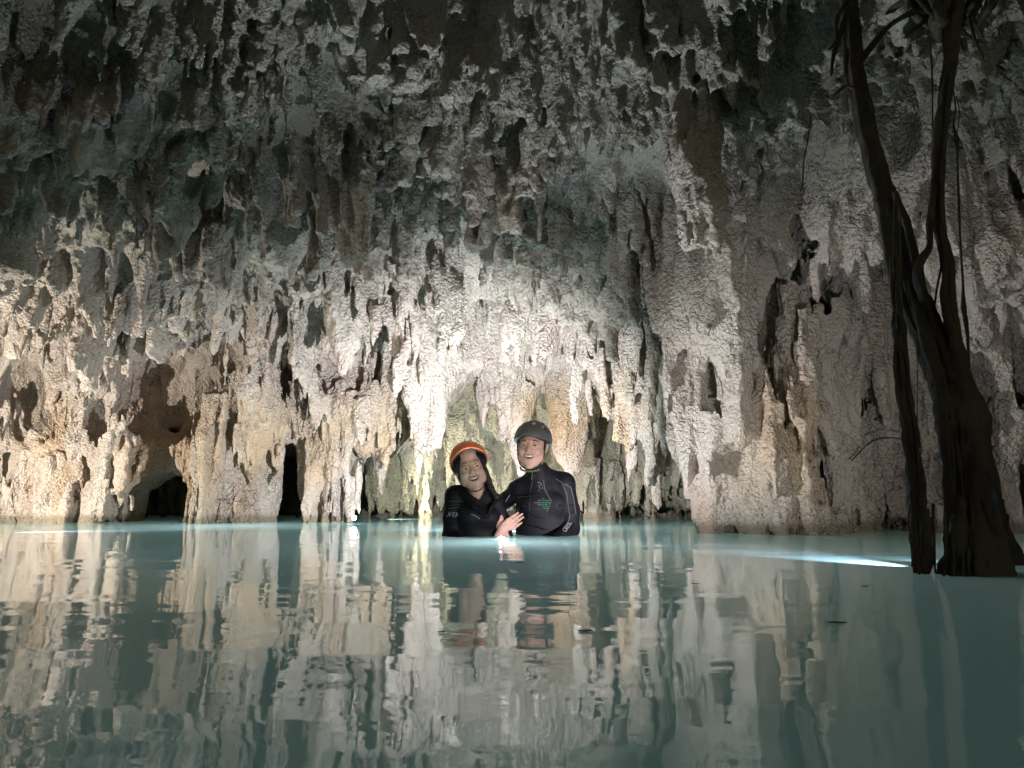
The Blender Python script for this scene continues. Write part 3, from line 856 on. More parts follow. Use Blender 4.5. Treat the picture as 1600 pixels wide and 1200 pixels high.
def tube(name, pts, rad, mat, parent=None, seg=8, flat=1.0, res=5):
    """a smooth tube through points, world coordinates; radius number or list"""
    n = len(pts)
    rs = rad if isinstance(rad, (list, tuple)) else [rad] * n
    P = []; Rr = []
    pv = [Vector(p) for p in pts]
    for i in range(n - 1):
        p0 = pv[max(0, i - 1)]; p1 = pv[i]; p2 = pv[i + 1]; p3 = pv[min(n - 1, i + 2)]
        for j in range(res):
            t = j / res
            P.append(0.5 * ((2 * p1) + (p2 - p0) * t + (2 * p0 - 5 * p1 + 4 * p2 - p3) * t * t + (3 * p1 - p0 - 3 * p2 + p3) * t ** 3))
            Rr.append(rs[i] * (1 - t) + rs[i + 1] * t)
    P.append(pv[-1]); Rr.append(rs[-1])
    off = Vector(parent.location) if parent else Vector((0, 0, 0))
    vs = []; fs = []
    up = Vector((0.2, -1, 0.1)).normalized()
    for i, p in enumerate(P):
        d = (P[min(i + 1, len(P) - 1)] - P[max(i - 1, 0)]).normalized()
        a = d.cross(up).normalized(); b = d.cross(a).normalized()
        for k in range(seg):
            th = 2 * math.pi * k / seg
            vs.append(p - off + a * math.cos(th) * Rr[i] + b * math.sin(th) * Rr[i] * flat)
    for i in range(len(P) - 1):
        for k in range(seg):
            k2 = (k + 1) % seg
            fs.append((i * seg + k, i * seg + k2, (i + 1) * seg + k2, (i + 1) * seg + k))
    fs.append(tuple(range(seg))[::-1]); fs.append(tuple((len(P) - 1) * seg + k for k in range(seg)))
    me = bpy.data.meshes.new(name); me.from_pydata(vs, [], fs)
    return link_mesh(name, me, [mat], parent)

def head_matrix(c, yaw, pitch, roll, sc=1.0):
    return Matrix.Translation(c) @ Euler((R(pitch), R(roll), R(yaw)), 'XYZ').to_matrix().to_4x4() @ Matrix.Scale(sc, 4)

def add_head(v, M, fem):
    w = .95 if fem else 1.0
    v.ell((0, .018, .045), (.077 * w, .096, .082), M, .01)
    v.ell((0, -.026, -.025), (.067 * w, .064, .088), M, .02)
    v.ell((0, -.038, -.088), (.043 * w if fem else .051, .044, .038), M, .022)
    v.ell((0, -.072, -.113), (.017 if fem else .022, .016, .014), M, .016)
    for s in (-1, 1):
        v.ell((s * .040, -.066, -.034), (.023, .019, .019), M, .016)          # raised smiling cheeks
        v.cap((s * .012, -.078 if fem else -.081, .024), (s * .046, -.066, .026), .007 if fem else .009, .007, M, .014)
        v.ell((s * .054, -.02, -.065), (.016, .035, .030), M, .02)
    v.cap((0, -.082, .016), (0, -.104, -.024), .0075, .0115, M, .010)
    for s in (-1, 1):
        v.ell((s * .0125, -.091, -.030), (.0085, .010, .0075), M, .006)
    v.cap((0, -.098, -.024), (0, -.100, -.029), .011, .011, M, .006)
    for s in (-1, 1):
        v.ell((s * .032, -.093, .003), (.019, .014, .0105), M, .008, sub=True)
        v.ell((s * .032, -.072, .003), (.0150, .0125, .0115), M, .004)
        v.cap((s * .018, -.083, -.0065), (s * .046, -.075, -.0035), .0052, .0045, M, .004)   # lower lid pushed up by the smile
        v.chain([(s * .017, -.084, .006), (s * .031, -.0885, .0110), (s * .047, -.075, .006)], [.0042, .0055, .0042], M, .004)
        v.ell((s * .0068, -.096, -.0375), (.0035, .006, .0030), M, .002, sub=True)
        # crease from nose to mouth corner
        v.chain([(s * .021, -.089, -.034), (s * .033, -.080, -.050), (s * .037, -.072, -.066)], [.0022, .0030, .002], M, .006, sub=True)
    # open smiling mouth
    for a, b in (((-.031, -.080, -.051), (-.015, -.091, -.0615)), ((-.015, -.091, -.0615), (.015, -.091, -.0615)), ((.015, -.091, -.0615), (.031, -.080, -.051))):
        v.cap(a, b, .0045, .0062 if abs(b[0]) < .02 else .0045, M, .004, sub=True)
    v.ell((0, -.086, -.063), (.022, .016, .0085), M, .004, sub=True)
    v.chain([(-.035, -.075, -.047), (-.018, -.0900, -.0515), (0, -.095, -.0530), (.018, -.0900, -.0515), (.035, -.075, -.047)], [.0024, .0032, .0032, .0032, .0024], M, .005)
    v.chain([(-.034, -.075, -.051), (-.019, -.0865, -.070), (0, -.091, -.0755), (.019, -.0865, -.070), (.034, -.075, -.051)], [.0024, .0036, .0042, .0036, .0024], M, .005)
    for s in (-1, 1):
        v.ell((s * .077 * w, .012, -.008), (.009, .018, .030), M, .006, rot=(0, s * 12, 0))
        v.ell((s * .085 * w, .006, -.006), (.005, .010, .017), M, .004, sub=True)

def face_bits(M, parent, fem):
    off = Matrix.Translation(-Vector(parent.location)) @ M
    def sph(name, c, r, mat, par=None, sq=(1, 1, 1)):
        bm = bmesh.new(); bmesh.ops.create_uvsphere(bm, u_segments=16, v_segments=12, radius=r)
        bmesh.ops.transform(bm, matrix=off @ Matrix.Translation(c) @ Matrix.Diagonal((*sq, 1)), verts=bm.verts)
        me = bpy.data.meshes.new(name); bm.to_mesh(me); bm.free()
        return link_mesh(name, me, [mat], par or parent)
    for s in (-1, 1):
        e = sph('eye', (s * .032, -.0745, .0025), .0130, EYEW, sq=(1, 1, .72))
        sph('iris', (s * .031, -.0868, .0020), .0060, IRIS, e, (1, .5, .9))
        pts = [(s * .018, -.0870, .0260 if fem else .0235), (s * .029, -.0850, .0315 if fem else .0270), (s * .042, -.0775, .0285 if fem else .0250), (s * .052, -.0665, .020)]
        tube('eyebrow', [M @ Vector(p) for p in pts], [.0014, .0024, .0022, .0010] if fem else [.0026, .0038, .0032, .0016], BROW, parent, 8)
    # upper row of teeth
    bm = bmesh.new()
    n = 10
    ring = []
    for i in range(n + 1):
        a = -1 + 2 * i / n
        x = a * .0270; y = -.0875 + .016 * a * a; zt = -.0555 + .004 * a * a; zb_ = -.0635 + .0065 * a * a
        ring.append([bm.verts.new(off @ Vector((x, y - .001, zt))), bm.verts.new(off @ Vector((x, y - .0015, zb_))), bm.verts.new(off @ Vector((x, y + .004, zb_))), bm.verts.new(off @ Vector((x, y + .004, zt)))])
    for i in range(n):
        for k in range(4):
            bm.faces.new((ring[i][k], ring[i][(k + 1) % 4], ring[i + 1][(k + 1) % 4], ring[i + 1][k]))
    bm.faces.new(ring[0][::-1]); bm.faces.new(ring[-1])
    bmesh.ops.recalc_face_normals(bm, faces=bm.faces)
    me = bpy.data.meshes.new('teeth'); bm.to_mesh(me); bm.free()
    link_mesh('teeth', me, [TEETH], parent, smooth=False)

def face_mat(M):
    I = np.array(M.inverted())
    def fn(c):
        l = c @ I[:3, :3].T + I[:3, 3]
        x, y, z = l.T
        ax = np.abs(x)
        zc_ = np.where(True, -.0625 + .010 * (ax / .03) ** 2, 0)
        ins = (y < -.055) & (ax < .032)
        dz = z - zc_
        half = .0165 * np.sqrt(np.clip(1 - (ax / .034) ** 2, 0, 1))
        lip = ins & (np.abs(dz) < half) 
        inner = ins & (np.abs(dz) < half * .52) & (y > -.084 + .25 * ax)
        m = np.zeros(len(c), int); m[lip] = 1; m[inner] = 2
        return m
    return fn

def helmet(parent, M, mat, dark, name='helmet', tilt=0, sc=1.0, thick=.012):
    H = M @ Matrix.Translation((0, .012, .035)) @ Euler((R(tilt), 0, 0)).to_matrix().to_4x4() @ Matrix.Scale(sc, 4)
    w = H.translation
    v = Vol(w - Vector((.16, .17, .16)), w + Vector((.16, .17, .17)), .003)
    ro = (.106, .122, .108)
    v.ell((0, 0, 0), ro, H, .004)
    v.ell((0, .06, -.055), (.088, .062, .06), H, .03)                       # deep back of the shell
    for s in ((-1, 0, 1) if tilt > 0 else ()): v.cap((s * .045, -.05, .098 - abs(s) * .012), (s * .045, .06, .102 - abs(s) * .012), .007, .007, H, .008)
    v.plane(H, (0, -.10, .012), (0, -.28, -1))                              # rim plane lower behind
    v.ell((0, 0, -.004), tuple(r - thick for r in ro), H, .003, sub=True)
    v.ell((0, .055, -.06), (.076, .052, .07), H, .01, sub=True)
    v.ell((0, -.11, -.022), (.078, .09, .045), H, .012, sub=True)            # arch over the forehead
    for s in (-1, 1):                                                       # vents
        for (yy, zz) in ((-.02, .045), (.035, .045)):
            v.ell((s * .100, yy, zz), (.03, .018, .008), H, .003, sub=True, rot=(0, 0, 0))
    h = v.mesh(name, [mat], parent)
    # dark inner liner and rim edge
    v = Vol(w - Vector((.16, .17, .16)), w + Vector((.16, .17, .17)), .003)
    v.ell((0, 0, -.004), tuple(r - thick + .002 for r in ro), H, .003)
    v.ell((0, 0, -.006), tuple(r - thick - .008 for r in ro), H, .003, sub=True)
    v.plane(H, (0, -.10, .006), (0, -.28, -1))
    v.ell((0, -.11, -.026), (.076, .08, .045), H, .01, sub=True)
    v.mesh('liner', [dark], h) if False else None
    l = v.mesh('liner', [dark], parent); l.parent = h; l.matrix_parent_inverse = Matrix()
    # rim bead following the front arch
    return h, H

def project_front(trees, px, py, y0=3.3, push=.0015):
    """nearest clothing point along a sight line"""
    o_ = Vector((0, 0, CAMZ)); d = (at(px, py, 4.0) - o_).normalized()
    best = None
    for t in trees:
        loc, nor, idx, dist = t.ray_cast(o_, d)
        if loc is not None and (best is None or dist < best[2]): best = (loc, nor, dist)
    if best is None: return None
    n = best[1] if best[1].dot(d) < 0 else -best[1]
    return best[0] + n * push, n

from mathutils.bvhtree import BVHTree
def tree_of(o):
    me = o.data; off = Vector(o.parent.location) if o.parent else Vector()
    return BVHTree.FromPolygons([v.co + off for v in me.vertices], [tuple(p.vertices) for p in me.polygons])

def seam(name, trees, pix, r, mat, parent, res=4):
    pts = []
    for (a, b) in zip(pix[:-1], pix[1:]):
        n = max(2, int(math.hypot(a[0] - b[0], a[1] - b[1]) / 3))
        for i in range(n):
            t = i / n; q = project_front(trees, a[0] + (b[0] - a[0]) * t, a[1] + (b[1] - a[1]) * t, push=.0)
            if q: pts.append(q[0])
    q = project_front(trees, *pix[-1], push=0)
    if q: pts.append(q[0])
    if len(pts) > 1: return tube(name, pts, r, mat, parent, 6, res=2)

def dots(name, trees, lst, mat, parent):
    bm = bmesh.new(); off = Vector(parent.location)
    for (px, py, r) in lst:
        q = project_front(trees, px, py, push=.0018)
        if not q: continue
        m = Matrix.Translation(q[0] - off) @ q[1].to_track_quat('Z', 'Y').to_matrix().to_4x4() @ Matrix.Diagonal((1, 1, .4, 1))
        bmesh.ops.create_icosphere(bm, subdivisions=1, radius=r, matrix=m)
    me = bpy.data.meshes.new(name); bm.to_mesh(me); bm.free()
    return link_mesh(name, me, [mat], parent)

def lettering(name, text, trees, px, py, ang, size, mat, parent):
    q = project_front(trees, px, py, push=.003)
    cu = bpy.data.curves.new(name, 'FONT'); cu.body = text; cu.size = size; cu.extrude = .0008; cu.align_x = 'CENTER'; cu.align_y = 'CENTER'; cu.shear = .2
    t = bpy.data.objects.new(name + '_tmp', cu); COL.objects.link(t)
    bpy.context.view_layer.update()
    me = bpy.data.meshes.new_from_object(t.evaluated_get(bpy.context.evaluated_depsgraph_get()))
    bpy.data.objects.remove(t)
    n = q[1]; up = Vector((0, 0, 1)); xa = up.cross(n).normalized(); ya = n.cross(xa).normalized()
    m3 = Matrix((xa, ya, n)).transposed() @ Matrix.Rotation(R(ang), 3, 'Z')
    me.transform(Matrix.Translation(q[0] - Vector(parent.location)) @ m3.to_4x4())
    return link_mesh(name, me, [mat], parent, smooth=False)

# ---------------------------------------------------------------- the man
YM = 4.34
man = empty('person', at(848, 835, YM)); man.location.z = -0.40
tag(man, 'smiling man in a grey helmet and black wetsuit standing chest-deep in the water', 'person', 'couple standing in the water')
MM = head_matrix(at(832, 697, YM), -13, 2, 3, 1.10)
def P3(px, py, y): return at(px, py, y)
v = Vol((-.30, 3.95, -.42), (.62, 4.85, .74), .0032)
add_head(v, MM, False)
nk = MM @ Vector((0, .03, -.06))
v.cap(nk, P3(845, 752, YM + .06), .060, .066, k=.02)
v.ell(P3(848, 800, YM + .05), (.14, .08, .24), k=.03)
v.cap(P3(816, 772, YM + .07), P3(880, 764, YM + .04), .040, .042, k=.02)
v.chain([P3(882, 766, YM + .03), P3(893, 822, YM + .02), P3(868, 848, YM - .16)], [.042, .036, .030], k=.02)
v.chain([P3(812, 774, YM + .10), P3(778, 796, YM + .17), P3(738, 822, YM + .205)], [.036, .030, .026], k=.01)
hb = P3(716, 824, YM + .20)                                                     # his right hand on her back
v.ell(hb, (.04, .016, .045), k=.015)
for i in range(4): v.chain([hb + Vector((-.02, 0, -.025 + i * .018)), hb + Vector((-.06, -.004, -.03 + i * .020)), hb + Vector((-.085, -.022, -.032 + i * .02))], [.009, .008, .006], k=.004)
v.chain([hb + Vector((.0, -.004, .03)), hb + Vector((-.03, -.01, .065))], [.011, .008], k=.005)
hl = P3(842, 862, YM - .24)                                                     # his left hand below the surface
v.chain([P3(868, 848, YM - .16), hl], [.030, .024], k=.01)
v.ell(hl + Vector((-.03, -.01, -.01)), (.045, .035, .016), k=.015)
for i in range(4): v.chain([hl + Vector((-.055, -.03 + i * .018, -.012)), hl + Vector((-.10, -.034 + i * .02, -.02)), hl + Vector((-.125, -.032 + i * .018, -.035))], [.009, .008, .0065], k=.004)
v.chain([hl + Vector((-.02, -.03, 0)), hl + Vector((-.06, -.065, .005))], [.011, .008], k=.005)
body_m = v.mesh('body', [SKIN_M, LIP, MOUTHD], man, face_mat(MM))
face_bits(MM, man, False)
v = Vol((-.32, 3.95, -.42), (.62, 4.85, .60), .004)
v.cap(P3(846, 775, YM + .06), P3(842, 741, YM + .035), .105, .068, k=.02)
v.cap(P3(842, 743, YM + .035), P3(839, 733, YM + .02), .074, .071, k=.01)        # collar
v.ell(P3(848, 812, YM + .06), (.170, .112, .30), k=.04)
v.ell(P3(834, 790, YM - .005), (.085, .06, .07), k=.04); v.ell(P3(868, 788, YM - .0), (.08, .06, .07), k=.04)
v.cap(P3(815, 768, YM + .06), P3(880, 758, YM + .04), .062, .066, k=.03)
v.cap(P3(850, 745, YM + .05), P3(882, 753, YM + .05), .050, .060, k=.03); v.cap(P3(834, 748, YM + .05), P3(806, 764, YM + .08), .045, .050, k=.03)
v.chain([P3(882, 758, YM + .03), P3(891, 798, YM + .02), P3(892, 826, YM + .01)], [.062, .056, .052], k=.02)
v.chain([P3(892, 826, YM + .01), P3(868, 848, YM - .16)], [.052, .043], k=.018)
v.chain([P3(868, 848, YM - .16), P3(850, 858, YM - .22)], [.043, .036], k=.01)
v.chain([P3(810, 768, YM + .09), P3(776, 792, YM + .18), P3(738, 820, YM + .205)], [.058, .050, .040], k=.02)
v.cap(P3(840, 736, YM + .02) + Vector((0, .01, .05)), P3(842, 741, YM + .03), .058, .060, k=.004, sub=True)
for i in range(9):                                                           # creases in the neoprene
    a_ = P3(806 + i * 3, 770 + i * 7, YM - .09); v.cap(a_, a_ + Vector((.12, .0, .02 - .008 * i)), .004, .003, k=.008, sub=(i % 2 == 0))
for i, (px, py) in enumerate([(884, 790), (887, 803), (890, 814), (886, 822)]):
    a_ = P3(px - 10, py, YM - .055); v.cap(a_, a_ + Vector((.08, .02, .015)), .004, .003, k=.008, sub=True)
suit_m = v.mesh('wetsuit', [NEO], man)
T_m = [tree_of(suit_m)]
seam('seam', T_m, [(868, 736 + 12), (878, 754), (885, 770), (888, 792), (890, 806), (888, 816), (880, 826)], .0030, SEAM, suit_m.parent)
seam('seam', T_m, [(882, 756), (892, 762), (897, 782), (900, 804)], .0026, SEAM, man)
seam('seam', T_m, [(849, 750), (851, 764), (857, 776), (861, 782)], .0034, SEAM, man)
seam('seam', T_m, [(861, 782), (857, 794), (853, 802)], .0030, SEAM, man)
seam('zip', T_m, [(836, 742), (832, 752), (829, 766), (827, 790), (826, 812)], .0028, NEO2, man)
seam('seam', T_m, [(797, 773), (790, 784)], .0025, SEAMW, man)
g = []; wds = []
rows = [(779, 847, 852), (782, 841, 859), (785.5, 836, 858), (788.5, 841, 857), (791.5, 849, 856), (794.5, 850, 856)]
for yy, xa, xb in rows:
    x_ = xa
    while x_ <= xb:
        (g if x_ > 846 or yy > 790 else wds).append((x_, yy, .0034 if x_ > 852 else .0028)); x_ += 2.7
for i in range(26):
    t = random.random(); wds.append((840 + 8 * random.random() , 753 + 14 * t + random.uniform(-2, 2), random.uniform(.0014, .0026)))
dots('green_dot_pattern', T_m, g, GDOT, man); dots('pale_dot_pattern', T_m, wds, WDOT, man)
lettering('sleeve_lettering', 'CRESSI', T_m, 886, 824, 48, .038, SEAMW, man)
# grey helmet
hm, HM = helmet(man, MM, HG, HGD, tilt=4, sc=1.0)
offm = Vector(man.location)
Th = [tree_of(hm)]
seam('rim', Th, [(812, 683), (818, 677), (828, 674.5), (838, 675.5), (846, 681)], .0035, HG, man)
dots('badge', Th, [(848, 667, .0125)], OLIVE, man)
dots('vent_patch', Th, [(852, 671.5, .010), (856, 675, .009)], HGD, man)
q = project_front(Th, 834, 662.5, push=.002)
if q:
    xa = Vector((0, 0, 1)).cross(q[1]).normalized(); ya = q[1].cross(xa).normalized()
    bm = bmesh.new()
    for (u, w_) in ((-.007, .0), (0, .009), (.007, .0), (0, -.009)):
        c = q[0] - offm + xa * u + ya * w_
        vs_ = [bm.verts.new(c + xa * a_ + ya * b_ + q[1] * .001) for a_, b_ in ((-.0045, 0), (0, -.0055), (.0045, 0), (0, .0055))]
        bm.faces.new(vs_)
    r_e = bmesh.ops.extrude_face_region(bm, geom=bm.faces[:])
    bmesh.ops.translate(bm, verts=[e for e in r_e['geom'] if isinstance(e, bmesh.types.BMVert)], vec=q[1] * .0015)
    bmesh.ops.recalc_face_normals(bm, faces=bm.faces)
    me = bpy.data.meshes.new('diamond_mark'); bm.to_mesh(me); bm.free(); link_mesh('diamond_mark', me, [LOGOW], man, smooth=False)
def strap(name, M, pts, r, mat, parent): return tube(name, [M @ Vector(p) for p in pts], r, mat, parent, 8, flat=.6)
for s in (-1, 1):
    strap('chin_strap', MM, [(s * .080, -.025, .030), (s * .0775, -.030, -.02), (s * .070, -.034, -.065), (s * .045, -.058, -.112), (0, -.066, -.1285)], .0040, STRAP, man)
    strap('chin_strap', MM, [(s * .082, .040, .02), (s * .082, .020, -.03), (s * .074, -.014, -.07), (s * .056, -.030, -.105), (s * .030, -.040, -.125)], .0050, STRAPG, man)
strap('neck_band', MM, [(-.062, -.01, -.118), (-.045, -.045, -.133), (0, -.058, -.140), (.045, -.045, -.130), (.064, -.008, -.112)], .0065, STRAPG, man)
strap('zip_cord', MM, [(.016, -.06, -.145), (.020, -.075, -.165), (.018, -.08, -.185)], .0028, STRAPG, man)
# short dark hair at the temples and nape
v = Vol(MM.translation - Vector((.14, .15, .15)), MM.translation + Vector((.14, .16, .15)), .0032)
v.ell((0, .028, .035), (.0815, .096, .082), MM, .01)
v.ell((0, -.06, -.02), (.0745, .075, .110), MM, .01, sub=True)
v.plane(MM, (0, .0, -.035), (0, -.35, -1))
for s in (-1, 1): v.ell((s * .085, .010, -.010), (.02, .022, .032), MM, .003, sub=True)
v.mesh('hair', [HAIR], man)

# ---------------------------------------------------------------- the woman
YW_ = 4.20
wom = empty('person', at(742, 833, YW_)); wom.location.z = -0.40
tag(wom, 'smiling woman in an orange helmet and black wetsuit leaning against the man in the water', 'person', 'couple standing in the water')
WM = head_matrix(at(735, 730, YW_), 6, 4, -15, 1.08)
v = Vol((-.50, 3.80, -.42), (.17, 4.55, .56), .0032)
add_head(v, WM, True)
v.cap(WM @ Vector((0, .028, -.06)), P3(752, 785, YW_ + .06), .047, .052, k=.015)
v.ell(P3(745, 820, YW_ + .06), (.12, .075, .22), k=.03)
v.cap(P3(712, 786, YW_ + .06), P3(772, 790, YW_ + .05), .038, .038, k=.03)
v.chain([P3(708, 788, YW_ + .04), P3(703, 836, YW_ + .02), P3(722, 856, YW_ - .12)], [.036, .032, .027], k=.02)
hr = P3(748, 862, YW_ - .19)                                                     # her right hand under water holding the torch
v.chain([P3(722, 856, YW_ - .12), hr], [.027, .021], k=.01)
v.ell(hr + Vector((.03, 0, 0)), (.04, .03, .015), k=.012)
for i in range(4): v.chain([hr + Vector((.05, -.026 + i * .016, 0)), hr + Vector((.085, -.03 + i * .017, .004)), hr + Vector((.10, -.03 + i * .016, .025))], [.008, .0075, .006], k=.004)
v.chain([hr + Vector((.02, -.025, .005)), hr + Vector((.06, -.045, .02))], [.0095, .0075], k=.005)
v.chain([P3(774, 792, YW_ + .03), P3(790, 846, YW_ - .02), P3(779, 838, YW_ - .035)], [.036, .030, .022], k=.02)
# her left hand lying open on his chest
yh = YW_ - .018
wr_ = P3(778, 837, YW_ - .035)
v.chain([wr_, P3(786, 824, yh)], [.021, .022], k=.012)
kn = [(793, 812.5), (798, 815.5), (801, 820), (802.5, 825.5)]
tp = [(809.5, 801.5), (816.0, 803.0), (817.5, 808.0), (814.5, 817.0)]
for (a_, b_), (c_, d_) in zip(kn, tp):
    A_ = P3(a_, b_, yh - .004); B_ = P3(c_, d_, yh + .012); Mi = (A_ + B_) / 2 + Vector((0, -.011, .002))
    v.cap(P3(785, 826, yh), A_, .017, .0105, k=.010)
    v.chain([A_, Mi, B_], [.0092, .0085, .0062], k=.003)
    v.ell(Mi + Vector((0, -.003, 0)), (.009, .007, .009), k=.004)
v.chain([P3(781, 826, yh - .01), P3(786, 819, yh - .022), P3(793, 811.5, yh - .012)], [.0125, .0105, .0075], k=.007)
body_w = v.mesh('body', [SKIN_W, LIP, MOUTHD], wom, face_mat(WM))
face_bits(WM, wom, True)
v = Vol((-.50, 3.82, -.42), (.17, 4.58, .46), .004)
v.cap(P3(748, 800, YW_ + .07), P3(752, 776, YW_ + .055), .09, .062, k=.02)
v.ell(P3(744, 822, YW_ + .07), (.150, .105, .28), k=.035)
v.ell(P3(734, 806, YW_ - .0), (.070, .062, .060), k=.04); v.ell(P3(763, 808, YW_ - .0), (.070, .062, .060), k=.04)
v.cap(P3(712, 774, YW_ + .06), P3(774, 785, YW_ + .05), .056, .054, k=.03); v.cap(P3(735, 768, YW_ + .06), P3(712, 772, YW_ + .06), .035, .045, k=.03)
v.chain([P3(709, 776, YW_ + .04), P3(706, 808, YW_ + .03), P3(704, 838, YW_ + .02)], [.054, .050, .046], k=.02)
v.chain([P3(704, 838, YW_ + .02), P3(722, 856, YW_ - .12), P3(738, 860, YW_ - .17)], [.046, .038, .030], k=.02)
v.chain([P3(776, 790, YW_ + .04), P3(786, 816, YW_ + .035), P3(794, 850, YW_ - .0)], [.050, .042, .038], k=.02)
v.chain([P3(794, 850, YW_ - .0), P3(782, 843, YW_ - .03)], [.038, .028], k=.012)
v.cap(WM @ Vector((.0, .02, -.06)), P3(750, 781, YW_ + .03), .060, .048, k=.004, sub=True)
v.chain([P3(748, 770, YW_ - .05), P3(757, 783, YW_ - .045)], [.036, .012], k=.006, sub=True)      # open V neck
v.chain([P3(722, 772, YW_ - .01), P3(740, 792, YW_ - .065), P3(760, 806, YW_ - .075)], [.012, .010, .008], k=.012)   # collar folds
v.chain([P3(776, 778, YW_ + .0), P3(768, 792, YW_ - .05), P3(762, 806, YW_ - .07)], [.012, .010, .008], k=.012)
for i in range(6):
    a_ = P3(696, 783 + i * 7, YW_ - .02); v.cap(a_, a_ + Vector((.12, -.01, -.006)), .0045, .003, k=.007, sub=True)
suit_w = v.mesh('wetsuit', [NEO], wom)
T_w = [tree_of(suit_w)]
for i, (yy, b_) in enumerate([(777, 4), (783, 3), (789, 2), (793.5, 1), (798, 1)]):
    seam('sleeve_line', T_w, [(699 + b_, yy + 1.5), (708, yy), (718, yy), (726 - b_ * .5, yy + 2)], .0016, SEAM if i % 2 else NEO2, wom)
lettering('sleeve_lettering', 'XERO', T_w, 712, 805, -4, .040, SEAMW, wom)
seam('seam', T_w, [(736, 803.5), (743, 806), (750, 811)], .0018, SEAMW, wom)
seam('seam', T_w, [(740, 777), (750, 790), (758, 800)], .0018, NEO2, wom)
seam('cuff_edge', T_w, [(795, 803), (799, 806)], .002, SEAMW, wom)
hw, HW = helmet(wom, WM, HO, HGD, tilt=-24, sc=1.0, thick=.010)
v = Vol(WM.translation - Vector((.20, .2, .25)), WM.translation + Vector((.22, .2, .18)), .0032)
v.ell((0, .022, .035), (.0865, .098, .090), WM, .01)
v.ell((0, .035, -.04), (.082, .08, .085), WM, .02)
v.ell((0, -.060, -.040), (.0645, .075, .118), WM, .008, sub=True)
v.cap((0, .03, -.05), (0, .04, -.2), .05, .05, WM, .004, sub=True)
braid = [WM @ Vector((.070, .0, -.03)), WM @ Vector((.078, -.01, -.09)), P3(768, 764, YW_ - .0), P3(775, 777, YW_ - .03)]
v.chain(braid, [.020, .016, .015, .010], k=.012)
for i in range(7):
    t = i / 6; a_ = braid[1].lerp(braid[3], t); v.ell(a_, (.017, .016, .011), k=.004)
v.mesh('hair', [HAIR], wom)
for s in (-1, 1):
    strap('chin_strap', WM, [(s * .078, -.02, .035), (s * .0745, -.026, -.02), (s * .065, -.030, -.07), (s * .040, -.052, -.118), (0, -.062, -.130)], .0035, STRAP, wom)
# ================================================================ TREE AND HANGING ROOTS
def bark_material():
    m, nt, b = new_mat('bark'); k = NB(nt)
    tc = k.n('ShaderNodeNewGeometry'); P = tc.outputs['Position']
    mp = k.n('ShaderNodeMapping'); nt.links.new(P, mp.inputs['Vector']); mp.inputs['Scale'].default_value = (1, 1, .25)
    n1 = k.noise(mp.outputs[0], 18, 6, .65); n2 = k.noise(P, 5, 4)
    c = k.mix(k.ramp(n1, .35, .68), (.012, .009, .007, 1), (.040, .030, .019, 1))
    c = k.mix(k.math('MULTIPLY', k.ramp(n2, .48, .62), .6), c, (.052, .048, .020, 1))
    nt.links.new(c, b.inputs['Base Color']); b.inputs['Roughness'].default_value = .8
    h = k.math('ADD', k.noise(mp.outputs[0], 60, 6, .7), k.math('MULTIPLY', k.vor(mp.outputs[0], 30), .7))
    bp = k.n('ShaderNodeBump'); bp.inputs['Strength'].default_value = 1; bp.inputs['Distance'].default_value = .014
    nt.links.new(h, bp.inputs['Height']); nt.links.new(bp.outputs[0], b.inputs['Normal'])
    return m
BARK = bark_material()

def woody(name, spec, parent=None, seg=28, amp=.12, flutes=5, seed=0, res=8, mat=None):
    """spec rows: (px, py, y, width in photo pixels)"""
    pts = [at(a, b, y) for a, b, y, w in spec]; rs = [w / FPX * y * .5 for a, b, y, w in spec]
    n = len(pts); P = []; Rr = []
    for i in range(n - 1):
        p0 = pts[max(0, i - 1)]; p1 = pts[i]; p2 = pts[i + 1]; p3 = pts[min(n - 1, i + 2)]
        for j in range(res):
            t = j / res
            P.append(0.5 * ((2 * p1) + (p2 - p0) * t + (2 * p0 - 5 * p1 + 4 * p2 - p3) * t * t + (3 * p1 - p0 - 3 * p2 + p3) * t ** 3)); Rr.append(rs[i] * (1 - t) + rs[i + 1] * t)
    P.append(pts[-1]); Rr.append(rs[-1])
    off = Vector(parent.location) if parent else P[-1].copy()
    vs = []; fs = []
    a = Vector((1, 0, 0))
    for i, p in enumerate(P):
        d = (P[min(i + 1, len(P) - 1)] - P[max(i - 1, 0)]).normalized()
        a = (a - d * a.dot(d)).normalized(); b = d.cross(a).normalized()
        wob = mnoise.noise_vector(p * 9 + Vector((seed, 0, 0))) * Rr[i] * .18
        for k in range(seg):
            th = 2 * math.pi * k / seg
            u = a * math.cos(th) + b * math.sin(th)
            q = p + u * Rr[i]
            tw = p.z * 3 + seed
            f = 1 + amp * math.sin(flutes * th + tw * 2) * (.6 + .4 * math.sin(p.z * 7 + seed)) + amp * 1.6 * mnoise.noise(q * 14 + Vector((seed, 3, 1))) + amp * .8 * mnoise.noise(q * 45)
            vs.append(p + wob + u * Rr[i] * f - off)
    for i in range(len(P) - 1):
        for k in range(seg):
            k2 = (k + 1) % seg
            fs.append((i * seg + k, i * seg + k2, (i + 1) * seg + k2, (i + 1) * seg + k))
    fs.append(tuple(range(seg))[::-1]); fs.append(tuple((len(P) - 1) * seg + k for k in range(seg)))
    me = bpy.data.meshes.new(name); me.from_pydata([tuple(v_) for v_ in vs], [], fs)
    o = link_mesh(name, me, [mat or BARK], parent)
    if not parent: o.location = off
    return o

def along(rows, dx=0, dy=0, w=None, jit=0, seed=0):
    r = random.Random(seed)
    return [(a + dx + r.uniform(-jit, jit), b + r.uniform(-jit, jit) * .5, y + dy, (w if w else c)) for a, b, y, c in rows]

